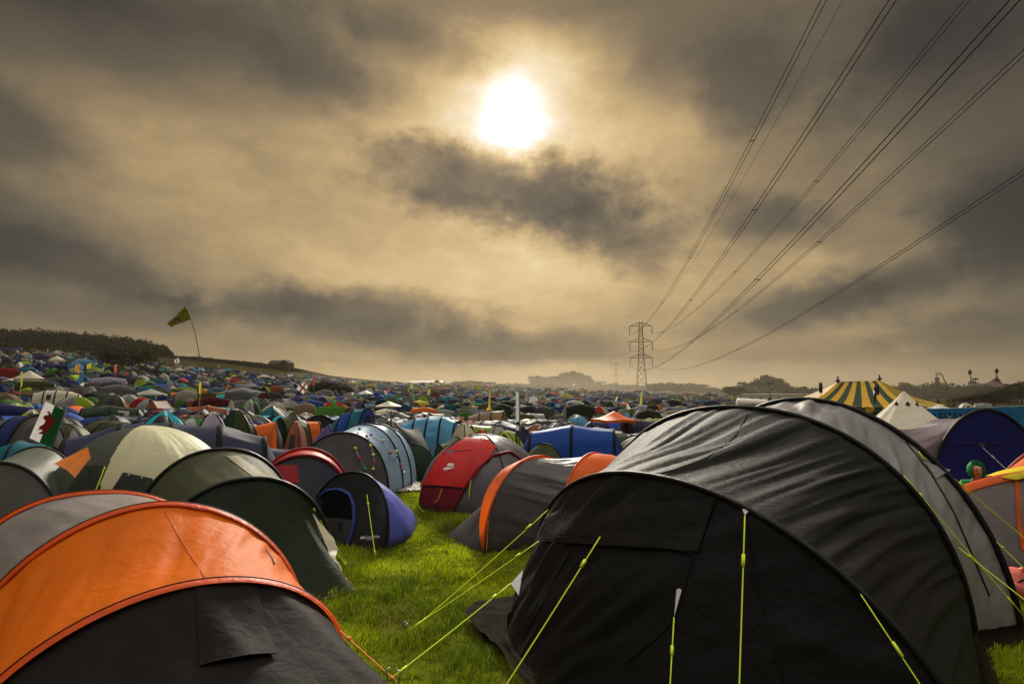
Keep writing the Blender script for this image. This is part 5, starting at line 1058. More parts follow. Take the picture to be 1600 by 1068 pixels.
# ================================================================== STRUCTURES ON THE RIGHT
YEL = fabric((.80, .47, .035), .25, .6, .3, .1); GRN = fabric((.03, .058, .03), .15, .6, .3, .1)
def marquee():
    Y = 88.; r0 = P(1309, 597, Y); r1 = P(1374, 594, Y + 2); g = ground_at(1350, Y); root = thing('striped_marquee', 'big yellow and green striped marquee with two king poles behind the tents', 'marquee', tuple(g))
    ez = P(1330, 634, Y)[2]; dep = 9.; fl = np.array([P(1228, 630, Y - 4)[0], Y - 7, ez + .1]); fr = np.array([P(1418, 636, Y - 5)[0], Y - 7, ez - .1]); rr = np.array([P(1476, 631, Y + 4)[0], Y + 3, ez]); ll = np.array([P(1232, 629, Y + 6)[0], Y + 9, ez]); bl = ll + [2, 7, 0]; br = rr + [-2, 10, 0]
    mb = MB()
    def strip(a0, a1, b0, b1, n, fl_=0):
        for i in range(n):
            G_ = np.array([[(a0 * (1 - u) + a1 * u) * (1 - v) + (b0 * (1 - u) + b1 * u) * v - np.array([0, 0, .55 * math.sin(PI * v) * (1 if True else 0)]) for u in np.linspace(i / n, (i + 1) / n, 4)] for v in np.linspace(0, 1, 9)])
            G_[-1, :, 2] += .14 * np.sin(np.linspace(0, PI, 4)); mb.grid(G_, (i + fl_) % 2)
    strip(r0, r1, fl, fr, 11); strip(r1, r1 + [.01, .01, 0], fr, rr, 9, 1); strip(r0 + [-.01, 0, 0], r0, ll, fl, 6, 1); strip(r1, r0, br, bl, 11); strip(r0, r0, bl, ll, 6); strip(r1, r1, rr, br, 6)
    mb.build('canopy', (YEL, GRN), root)
    e = [ll, fl, fr, rr, br, bl, ll]; v = MB()
    for i, (a, b) in enumerate(zip(e[:-1], e[1:])):
        n = 14
        for k in range(n):
            p, q = a * (1 - k / n) + b * (k / n), a * (1 - (k + 1) / n) + b * ((k + 1) / n); v.add([p, q, q - [0, 0, .5], (p + q) / 2 - [0, 0, .75], p - [0, 0, .5]], [(0, 1, 2, 3, 4)], k % 2)
    v.build('valance', (YEL, GRN), root)
    w = MB(); 
    for a, b in zip(e[:-1], e[1:]): ins = np.array([0, .25, 0]); w.add([a + ins, b + ins, (b + ins) * [1, 1, 0] + [0, 0, g[2] - .5], (a + ins) * [1, 1, 0] + [0, 0, g[2] - .5]], [(0, 1, 2, 3)])
    w.build('side_wall', GRN, root)
    for r, tp in ((r0, 588), (r1, 585)):
        MB().bar(r * [1, 1, 0] + [0, 0, g[2]], np.array([r[0], r[1], P(1330, tp, Y)[2]]), .16, 8).build('king_pole', DARKPOLE, root); MB().box((r[0], r[1], r[2] + .25), (.5, .5, .3)).build('pole_collar', DARKPOLE, root)
    a = P(1282, 598, Y - 3); MB().box(a - [0, 0, .7], (.5, .12, 1.5)).bar(a - [0, 0, 5], a, .05).build('speaker_banner', DARKPOLE, root)
    a = P(1369, 602, Y - 4.5); MB().box(a - [0, 0, .6], (.6, .3, 1.5)).build('hanging_speaker', DARKPOLE, root); MB().tube(np.array([a - [.2, 0, .8], a - [.45, .3, 1.8], a - [.5, .3, 2.6]]), [.25, .18, .06], 6).build('hanging_cloth', DARKPOLE, root)
    MB().tube(np.array([r1 - [0, 0, 1.2], r1 * .5 + r0 * .5 - [0, 0, 0], r0]), .05, 4).build('ridge_rope', DARKPOLE, root)
marquee()
def bell():
    Y = 30.; g = ground_at(1410, Y); zt = P(1408, 611, Y)[2]; H = zt - g[2]; root = tent('bell_tent', 'white canvas bell tent with tall pointed roof before the striped marquee', tuple(g), 2.4)
    n = 96; th = np.linspace(0, 2 * PI, n + 1); R = 2.35 * (1 + .015 * np.cos(th * 12)); cs = np.stack([np.cos(th), np.sin(th)], 1); rows = []
    for v, rr in ((0, .02), (.15, .135), (.3, .275), (.5, .475), (.7, .68), (.88, .88), (1, 1)):
        k = rr * R * (1 - .035 * math.sin(PI * v) * (.5 + .5 * np.cos(th * 12 + PI))); rows.append(np.concatenate([cs * k[:, None] + g[:2], np.full((n + 1, 1), zt - v * (H - .62))], 1))
    cv = fabric((.80, .74, .60), .35, .75, .2, .2, 5, .12); MB().grid(np.array(rows)).build('roof', cv, root)
    wl = np.stack([rows[-1], np.concatenate([cs * R[:, None] * 1.0 + g[:2], np.full((n + 1, 1), g[2])], 1)]); MB().grid(wl).build('wall', cv, root)
    MB().bar((*g[:2], g[2]), (g[0], g[1], zt + .1), .03, 6).build('pole', WOOD, root)
    for a in (-1.95, -1.2, -2.75): 
        c = np.array([g[0] + math.cos(a) * .62, g[1] + math.sin(a) * .62, zt - .30 * (H - .62)]); t = np.array([-math.sin(a), math.cos(a), 0]) * .13; o = np.array([math.cos(a), math.sin(a), 0])
        MB().add([c - t + o * .02, c + t + o * .02, c + o * .14 + [0, 0, -.02], c + o * .0 + [0, 0, .2]], [(0, 2, 3), (2, 1, 3), (0, 1, 2)]).build('vent_hood', fabric((.03, .03, .025), 0), root)
    for i in range(10):
        a = i * PI / 5 + .2; MB().bar(np.array([g[0] + math.cos(a) * 2.35, g[1] + math.sin(a) * 2.35, g[2] + .62]), np.array([g[0] + math.cos(a) * 3.6, g[1] + math.sin(a) * 3.6, g[2] + .02]), .008, 4).build('guy_line', fabric((.6, .58, .5), 0), root)
bell()
def fence():
    a = ground_at(1400, 44.); b = ground_at(1690, 40.); a[2] -= .2; root = thing('banner_fence', 'long blue fabric banner fence with dark lettering at the right', 'fence', tuple(a))
    za, zb = P(1400, 640, 44.)[2], P(1690, 631.5, 40.)[2]; n = 60; t = np.linspace(0, 1, n + 1); bot = np.stack([a * (1 - u) + b * u for u in t]); top = bot.copy(); top[:, 2] = za * (1 - t) + zb * t; top[:, 2] -= .03 * np.abs(np.sin(t * PI * 12))
    G_ = np.stack([bot * (1 - v) + top * v for v in np.linspace(0, 1, 9)]); G_[..., 1] += .06 * vn(np.linspace(0, 40, n + 1)[None], np.linspace(0, 4, 9)[:, None], 2)
    MB().grid(G_).build('banner', fabric((.010, .14, .34), .1, .6, .3, .5, 3, .5), root)
    MB().tube(top + [0, 0, .02], .025, 5).build('top_rail', fabric((.3, .5, .55), 0), root)
    for i in range(0, n + 1, 5): MB().bar(bot[i] + [0, .1, -.2], top[i] + [0, .1, .05], .035, 6).build('post', DARKPOLE, root)
    V, F_ = word(None, 'Latitude', 0, 0, 0, None, None); A = P(1438, 654.5, 43.0); B = P(1528, 651.0, 42.05)
    out = [A * (1 - x) + B * x + np.array([0, -.16, y * .85]) for x, y, _ in V]; MB().add(out, F_).build('lettering', fabric((.003, .010, .028), 0, .9, .05), root, smooth=False)
fence()
def far_person():
    b = ground_at(1480.5, 36.); r = thing('person', 'distant person in dark clothes standing before the blue banner fence', 'person', tuple(b)); dz = P(1480, 650, 36.)[2] - b[2]; s = dz / 1.72
    N_ = [(0, 0, .92, .15, .11), (0, 0, 1.2, .15, .11), (0, 0, 1.42, .1, .08), (0, 0, 1.52, .055), (0, -.01, 1.6, .085, .1), (0, 0, 1.69, .06), (.2, 0, 1.38, .055), (.25, .02, 1.1, .045), (.26, -.06, .86, .035), (-.2, 0, 1.38, .055), (-.25, .02, 1.1, .045), (-.26, -.06, .86, .035), (.1, 0, .85, .09), (.11, -.01, .48, .065), (.11, 0, .1, .045), (.12, -.14, .04, .04), (-.1, 0, .85, .09), (-.11, -.01, .48, .065), (-.11, 0, .1, .045), (-.12, -.14, .04, .04)]
    N_ = [tuple(v * s for v in q) for q in N_]
    skinned('body', N_, [(0, 1), (1, 2), (2, 3), (3, 4), (4, 5), (2, 6), (6, 7), (7, 8), (2, 9), (9, 10), (10, 11), (0, 12), (12, 13), (13, 14), (14, 15), (0, 16), (16, 17), (17, 18), (18, 19)], fabric((.05, .02, .02), 0, .8), r, 1)
    MB().ball((0, .01 * s, 1.64 * s), .1 * s, 8, sc=(.9, 1, .8)).build('hair', plain('hair', (.2, .06, .04)), r, world=False)
far_person()
def cabin():
    Y = 150.; g = ground_at(1230, Y); zt = P(1230, 616.5, Y)[2]; W = (1262 - 1164) * Y / F_PX; root = thing('site_cabin', 'long low cream site cabin before the dark trees', 'cabin', tuple(g)); c = np.array([P(1213, 620, Y)[0], Y, (zt + g[2]) / 2])
    wl = plain('cream_panel', (.62, .58, .47), .6, var=.08); MB().box(c, (W, 3, zt - g[2] + .4)).build('wall', wl, root, smooth=False); MB().box(np.array([c[0], Y, zt + .1]), (W + .3, 3.3, .15)).build('roof', plain('roof_grey', (.5, .48, .42)), root, smooth=False)
    for i in range(7): MB().box(np.array([c[0] - W / 2 + W * (i + .5) / 7, Y - 1.52, c[2] + .3]), (.9, .06, .7)).build('window', DARKPOLE, root, smooth=False)
    Y = 120.; g = ground_at(1178, Y); a = P(1152, 629, Y); b = P(1199, 631, Y); R = 7.2 * Y / F_PX; root = thing('tanker', 'white water tanker with dark lettering before the cream cabin', 'tanker', tuple(g)); d = (b - a) / np.linalg.norm(b - a)
    wt = plain('tank_white', (.78, .75, .68), .4, var=.06); MB().tube(np.array([a + d * .0, a + d * .25, b - d * .25, b]), [R * .8, R, R, R * .8], 20).build('tank', wt, root)
    V, F_ = word(None, 'TARGO-OIL', 0, 0, 0, None, None); A = P(1172, 632.2, Y - R - .03); B = P(1196, 633.4, Y - R - .03)
    MB().add([A * (1 - x) + B * x + np.array([0, -.02, y * .55]) for x, y, _ in V], F_).build('lettering', DARKPOLE, root, smooth=False)
    MB().box((a + b) / 2 - [0, 0, R + .15], (np.linalg.norm(b - a), 1.4, .3), 0).build('chassis', DARKPOLE, root, smooth=False); e = b + d * 1.1
    MB().box(e - [0, 0, .1], (1.6, 2.0, 1.9)).build('cab', plain('cab_green', (.03, .06, .045), .5), root, smooth=False)
    for t in (.1, .25, .75, 1.15):
        for s in (-.8, .8):
            c = a * (1 - t) + b * t; MB().tube(np.array([[c[0], c[1] + s - .12, g[2] + .45], [c[0], c[1] + s + .12, g[2] + .45]]), .45, 14).build('wheel', DARKPOLE, root)
    Y = 270.; g = ground_at(440, Y); zb = g[2] - .3; x0, x1 = P(424, 573, Y)[0], P(455, 573, Y)[0]; ze, zr = P(440, 567.5, Y)[2], P(440, 562.5, Y)[2]; root = thing('barn', 'grey barn with dark open end on the ridge above the slope', 'barn', tuple(g)); xm = P(441, 570, Y)[0]
    mb = MB(); D = 7.
    mb.box(np.array([(x0 + xm) / 2, Y, (zb + ze) / 2]), (xm - x0, D, ze - zb)); mb.build('wall', plain('barn_wall', (.07, .065, .055)), root, smooth=False)
    xr = (xm + x1) / 2; MB().add([(xm, Y - D / 2, zb), (x1, Y - D / 2, zb), (x1, Y - D / 2, ze), (xr, Y - D / 2, zr), (xm, Y - D / 2, ze), (xm, Y + D / 2, zb), (x1, Y + D / 2, zb), (x1, Y + D / 2, ze), (xr, Y + D / 2, zr), (xm, Y + D / 2, ze)], [(0, 1, 2, 3, 4), (9, 8, 7, 6, 5), (1, 6, 7, 2), (0, 4, 9, 5)]).build('open_bay', plain('barn_dark', (.035, .03, .028)), root, smooth=False)
    R_ = MB(); fr, bk = Y - D / 2 - .3, Y + D / 2 + .3
    for q in ([(x0 - .2, fr, ze - .1), (xm - .1, fr, ze - .1), (xm + .1, Y, zr), (x0 - .2, Y, zr)], [(x0 - .2, Y, zr), (xm + .1, Y, zr), (xm - .1, bk, ze - .1), (x0 - .2, bk, ze - .1)], [(xm - .2, fr, ze), (xr, fr, zr + .1), (xr, bk, zr + .1), (xm - .2, bk, ze)], [(xr, fr, zr + .1), (x1 + .2, fr, ze), (x1 + .2, bk, ze), (xr, bk, zr + .1)]): R_.add(q, [(0, 1, 2, 3)])
    R_.build('roof', plain('barn_roof', (.03, .028, .026), 1.), root, smooth=False)
    Y = 255.; g = ground_at(505, Y); root = thing('shed', 'low dark roofed shed at the end of the ridge hedge', 'shed', tuple(g)); a, b = P(491, 586, Y), P(512, 590, Y); z = g[2] - 1
    MB().add([(a[0], Y - 3, z), (b[0], Y - 3, z), (b[0], Y - 3, b[2] - .6), (a[0], Y - 3, a[2] - 1.2), (a[0], Y + 3, z), (b[0], Y + 3, z), (b[0], Y + 3, b[2] - .6), (a[0], Y + 3, a[2] - 1.2)], [(0, 1, 2, 3), (7, 6, 5, 4), (1, 5, 6, 2), (0, 3, 7, 4)]).build('wall', plain('barn_wall', (.07, .065, .055)), root, smooth=False)
    MB().add([(a[0] - .3, Y - 3.3, a[2] - 1.2), (b[0] + .3, Y - 3.3, b[2] - .6), (b[0], Y, b[2] + .2), (a[0], Y, a[2] + .1), (a[0] - .3, Y + 3.3, a[2] - 1.2), (b[0] + .3, Y + 3.3, b[2] - .6)], [(0, 1, 2, 3), (3, 2, 5, 4)]).build('roof', plain('barn_dark', (.035, .03, .028)), root, smooth=False)
cabin()
def long_shed():
    Y = 330.; a, b = P(640, 601, Y), P(694, 602, Y); g = ground_at(667, Y); root = thing('long_shed', 'long low pale roofed building on the skyline beyond the tents', 'building', tuple(g)); z = g[2]
    MB().box(((a[0] + b[0]) / 2, Y, (z + a[2]) / 2 - .6), (b[0] - a[0], 10, max(a[2] - z, 2.5))).build('wall', plain('shed_wall', (.12, .12, .11)), root, smooth=False)
    zt = max(a[2], z + 2.2); MB().add([(a[0], Y - 5.4, zt - .6), (b[0], Y - 5.4, zt - .6), (b[0], Y, zt + .5), (a[0], Y, zt + .5), (a[0], Y + 5.4, zt - .6), (b[0], Y + 5.4, zt - .6)], [(0, 1, 2, 3), (3, 2, 5, 4)]).build('roof', plain('shed_roof', (.22, .2, .17)), root, smooth=False)
long_shed()
def circus():
    Y = 230.; g = ground_at(1540, Y); root = thing('circus_tent', 'faint purple big top with two tall masts rising behind the dark trees', 'marquee', tuple(g)); pr = fabric((.11, .05, .075), .2); ez = P(1540, 604, Y)[2]
    tops = [P(1517, 592, Y), P(1557, 588, Y)]
    xs = np.linspace(P(1500, 600, Y)[0], P(1584, 600, Y)[0], 41); th = np.linspace(0, 2 * PI, 41); G_ = []
    for v in np.linspace(0, 1, 10):
        row = []
        for t in th:
            cx, rx = (tops[0][0] + tops[1][0]) / 2, (xs[-1] - xs[0]) / 2; e = np.array([cx + rx * math.cos(t), Y + 9 * math.sin(t), ez]); f = (math.cos(t) + 1) / 2; tp = tops[0] * (1 - f) + tops[1] * f - np.array([0, 0, 2.2 * math.sin(PI * f)])
            row.append(tp * (1 - v) + e * v - np.array([0, 0, 1.4 * math.sin(PI * v)]))
        G_.append(row)
    G_ = np.array(G_); MB().grid(G_).build('canopy', pr, root); MB().grid(np.stack([G_[-1], G_[-1] * [1, 1, 0] + [0, 0, g[2]]])).build('side_wall', pr, root)
    for (px, tp), q in zip(((1515, 577), (1557, 575)), tops):
        t = P(px, tp, Y); MB().tube(np.array([q * [1, 1, 0] + [0, 0, g[2]], q, t]), [.25, .22, .15], 6).build('mast', DARKPOLE, root); MB().tube(np.array([t - [0, 0, 2.2], t - [0, 0, 1.4], t - [0, 0, .6], t + [0, 0, .2]]), [.15, .7, .6, .12], 8).build('mast_lantern', DARKPOLE, root); MB().tube(np.array([q + [0, 0, .6], q - [0, 0, .6], q - [0, 0, 1.6]]), [.2, .5, 1.3], 10).build('mast_collar', pr, root)
    Y = 200.; b = ground_at(1469, Y); root = thing('lighting_tower', 'lattice lighting tower with tilted truss and hanging speakers above the trees', 'tower', tuple(b)); mb = MB()
    for (p, q) in (((1464, 590), (1469, 580)), ((1469, 580), (1477, 598))):
        A, B = P(*p, Y), P(*q, Y)
    a0, a1, a2 = P(1461, 582, Y), P(1471, 582, Y), P(1478, 598, Y); o = np.array([0, 0, -.75])
    for s, e in ((a0, a1), (a1, a2)):
        mb.bar(s, e, .1).bar(s + o, e + o, .1)
        for k in range(5): u, w = k / 5, (k + 1) / 5; mb.bar(s * (1 - u) + e * u, s * (1 - w) + e * w + o, .06)
    mb.build('truss', LATTICE, root, smooth=False)
    for px in (1463.5, 1478): MB().bar(ground_at(px, Y), P(px, 584 if px < 1470 else 598, Y), .14).bar(ground_at(px + 2, Y), P(px + 2, 590 if px < 1470 else 598, Y), .1).build('mast', LATTICE, root, smooth=False)
    MB().box(P(1464.5, 596, Y), (1.0, .8, 3.2)).build('speaker_stack', DARKPOLE, root, smooth=False)
    for px, tp, lab in ((1488, 598, 'slim scaffold mast among the dark trees, right of the lighting tower'), (1524, 590, 'slim lamp mast with a cross bar, left of the big top'), (1203, 597, 'thin scaffold mast rising over the cream cabin'), (1257, 603, 'pale slim mast just left of the striped marquee')):
        Y = 140.; b = ground_at(px, Y); t = P(px, tp, Y); root = thing('mast', lab, 'mast', tuple(b)); MB().bar(b, t, .1).build('pole', LATTICE, root, smooth=False); MB().box(t - [0, 0, .3], (1.3, .25, .35)).build('lamp_head', DARKPOLE, root, smooth=False)
circus()
# white blanket on the grass and red bag
def bits():
    A = np.array([[(u, v) for u in np.linspace(0, 1, 20)] for v in np.linspace(0, 1, 14)]); p = [G(612, 757), G(655, 757), G(660, 770), G(622, 772)]
    X = np.array([[(p[0] * (1 - u) + p[1] * u) * (1 - v) + (p[3] * (1 - u) + p[2] * u) * v for u, v in r] for r in A]); X[..., 2] = .03 + .10 * np.abs(vn(A[..., 0] * 9, A[..., 1] * 6, 4)) + .03
    tag(MB().grid(X).build('blanket', fabric((.7, .64, .58), .1, .8, .2, .4)), 'crumpled whitish blanket lying on the grass behind the purple pop-up', 'blanket')
    c = G(1590, 935) + [.12, .05, 0]; th = np.linspace(0, 2 * PI, 33)[None]; s = np.linspace(0, 1, 14)[:, None]; rr = np.sin(s * PI / 2) * (1 + .15 * vn(th * 2, s * 3, 1)); g = np.stack([c[0] + .34 * rr * np.cos(th), c[1] + .42 * rr * np.sin(th), .30 * np.cos(s * PI / 2) * (1 + .3 * vn(th * 2, s * 4, 2)) + 0 * th], -1); g[..., 2] = np.maximum(g[..., 2], 0)
    r = thing('bag', 'slumped salmon red bag on the grass at the right edge', 'bag', tuple(c)); MB().grid(g).build('sack', fabric((.50, .09, .06), .15, .5, .4, .5), r); MB().tube(np.array([c + [-.3, -.1, .1], c + [-.15, -.15, .24], c + [.1, -.12, .27]]), .012, 5).build('strap', DARKPOLE, r)
bits()
# ================================================================== GROUND AND GRASS
def ground():
    rs = np.concatenate([[0.01], np.linspace(1, 30, 30), np.linspace(33, 130, 50), np.linspace(136, 420, 70), np.linspace(440, 1480, 16)]); az = np.linspace(-PI, PI, 289)
    R_, A_ = np.meshgrid(rs, az, indexing='ij'); x = R_ * np.sin(A_); y = R_ * np.cos(A_); z = T(x, y); G_ = np.stack([x, y, z], -1); G_[:, -1] = G_[:, 0]
    m, nt, out = nmat('grassland'); L = nt.links.new; tc = N(nt, 'ShaderNodeTexCoord')
    def nz(s, d=5.): n = N(nt, 'ShaderNodeTexNoise', Scale=s, Detail=d, Roughness=.65); L(tc.outputs['Object'], n.inputs['Vector']); return n.outputs['Fac']
    c1 = N(nt, 'ShaderNodeValToRGB'); e = c1.color_ramp.elements; e[0].position = .32; e[0].color = (.030, .042, .005, 1); e[1].position = .7; e[1].color = (.16, .18, .012, 1); L(nz(6.), c1.inputs[0])
    c2 = N(nt, 'ShaderNodeValToRGB'); e = c2.color_ramp.elements; e[0].position = .45; e[0].color = (1, 1, 1, 1); e[1].position = .75; e[1].color = (.75, .55, .45, 1); L(nz(.9), c2.inputs[0])
    mx = N(nt, 'ShaderNodeMix', data_type='RGBA', blend_type='MULTIPLY'); mx.inputs[0].default_value = 1; L(c1.outputs[0], mx.inputs[6]); L(c2.outputs[0], mx.inputs[7])
    ln = N(nt, 'ShaderNodeVectorMath', operation='LENGTH'); L(tc.outputs['Object'], ln.inputs[0]); mr = N(nt, 'ShaderNodeMapRange'); mr.inputs['From Min'].default_value = 20; mr.inputs['From Max'].default_value = 120; L(ln.outputs['Value'], mr.inputs['Value'])
    m2 = N(nt, 'ShaderNodeMix', data_type='RGBA'); L(mr.outputs[0], m2.inputs[0]); L(mx.outputs[2], m2.inputs[6]); c3 = N(nt, 'ShaderNodeValToRGB'); e = c3.color_ramp.elements; e[0].position = .35; e[0].color = (.018, .019, .006, 1); e[1].position = .7; e[1].color = (.042, .036, .014, 1); L(nz(.06), c3.inputs[0]); L(c3.outputs[0], m2.inputs[7]); mx = m2
    p = N(nt, 'ShaderNodeBsdfPrincipled', Roughness=.9); p.inputs['Specular IOR Level'].default_value = 0; L(mx.outputs[2], p.inputs['Base Color'])
    b = N(nt, 'ShaderNodeBump', Strength=.6, Distance=.05); L(nz(30.), b.inputs['Height']); L(b.outputs[0], p.inputs['Normal']); L(p.outputs[0], out.inputs[0])
    o = MB().grid(G_, flip=True).build('ground', m); o['kind'] = 'structure'
ground()
def inside(p, poly):
    r = np.zeros(len(p), bool); a = poly; b = np.roll(poly, -1, 0)
    for (x0, y0), (x1, y1) in zip(a, b):
        if y0 == y1: continue
        c = ((y0 > p[:, 1]) != (y1 > p[:, 1])) & (p[:, 0] < (x1 - x0) * (p[:, 1] - y0) / (y1 - y0) + x0); r ^= c
    return r
def grass():
    g = np.random.default_rng(3); pts = []
    def area(x0, x1, y0, y1, dens):
        n = int((x1 - x0) * (y1 - y0) * dens); pts.append(np.stack([g.uniform(x0, x1, n), g.uniform(y0, y1, n)], 1))
    area(-2.6, 1.0, 4.2, 7.0, 3600); area(-3.0, .6, 7.0, 10, 2300); area(-3.2, .4, 10, 13.5, 1200); area(-3.2, 1.0, 13.5, 17, 500); area(4.0, 7.2, 4.6, 7.2, 2600); area(-.6, .9, 4.2, 6., 600)
    p = np.concatenate(pts); p = p[~inside(p, SKIRT[0])]; n = len(p); tuft = vn(p[:, 0] * 3.1, p[:, 1] * 3.1, 1) + .6 * vn(p[:, 0] * 9, p[:, 1] * 9, 2)
    h = (.028 + .05 * g.random(n) ** 1.5) * (1 + 1.4 * np.clip(tuft, -.5, .7)); w = .0016 + .0020 * g.random(n); w *= np.clip(p[:, 1] / 5.5, 1, 2.4)
    a = g.uniform(0, 2 * PI, n); lean = g.uniform(.1, .9, n) * h; wa = vn(p[:, 0] * 2, p[:, 1] * 2, 5) * 5; la = wa + g.normal(0, 1.1, n); dx, dy = np.cos(la) * lean, np.sin(la) * lean; sx, sy = np.cos(a) * w, np.sin(a) * w
    z0 = T(p[:, 0], p[:, 1]) - .004; B = np.stack([p[:, 0], p[:, 1], z0], 1); O = lambda fx, fy, fz: np.stack([fx, fy, fz], 1)
    V = np.stack([B - O(sx, sy, 0 * sx), B + O(sx, sy, 0 * sx), B + O(dx * .35 + sx * .8, dy * .35 + sy * .8, h * .6), B + O(dx * .35 - sx * .8, dy * .35 - sy * .8, h * .6), B + O(dx + sx * .15, dy + sy * .15, h), B + O(dx - sx * .15, dy - sy * .15, h)], 1).reshape(-1, 3)
    i = np.arange(n)[:, None] * 6; F_ = np.concatenate([i + [0, 1, 2, 3], i + [3, 2, 4, 5]])
    t = np.clip(.46 + .65 * vn(p[:, 0] * 1.3, p[:, 1] * 1.3, 4) * 2 + .35 * vn(p[:, 0] * 4.5, p[:, 1] * 4.5, 6) + g.normal(0, .2, n), 0, 1); dry = (g.random(n) < .04 + .25 * (vn(p[:, 0] * 1.9, p[:, 1] * 1.9, 7) > .30))
    c0 = np.array([.060, .110, .003]); c1 = np.array([.50, .59, .010]); C = c0 * (1 - t[:, None]) + c1 * t[:, None]; C[dry] = (.26, .21, .07)
    C = np.concatenate([C, np.ones((n, 1))], 1).repeat(6, 0)
    m, nt, out = nmat('grass_blades'); L = nt.links.new; at = N(nt, 'ShaderNodeAttribute', attribute_name='tint'); pb = N(nt, 'ShaderNodeBsdfPrincipled', Roughness=.55); pb.inputs['Specular IOR Level'].default_value = .3
    L(at.outputs['Color'], pb.inputs['Base Color']); tr = N(nt, 'ShaderNodeBsdfTranslucent'); L(at.outputs['Color'], tr.inputs['Color']); ms = N(nt, 'ShaderNodeMixShader', Fac=.45); L(pb.outputs[0], ms.inputs[1]); L(tr.outputs[0], ms.inputs[2]); L(ms.outputs[0], out.inputs[0])
    raw_mesh('grass', V, F_, m, C, False, ('short bright green trampled grass between the nearest tents', 'grass', None, 'stuff'))
grass()
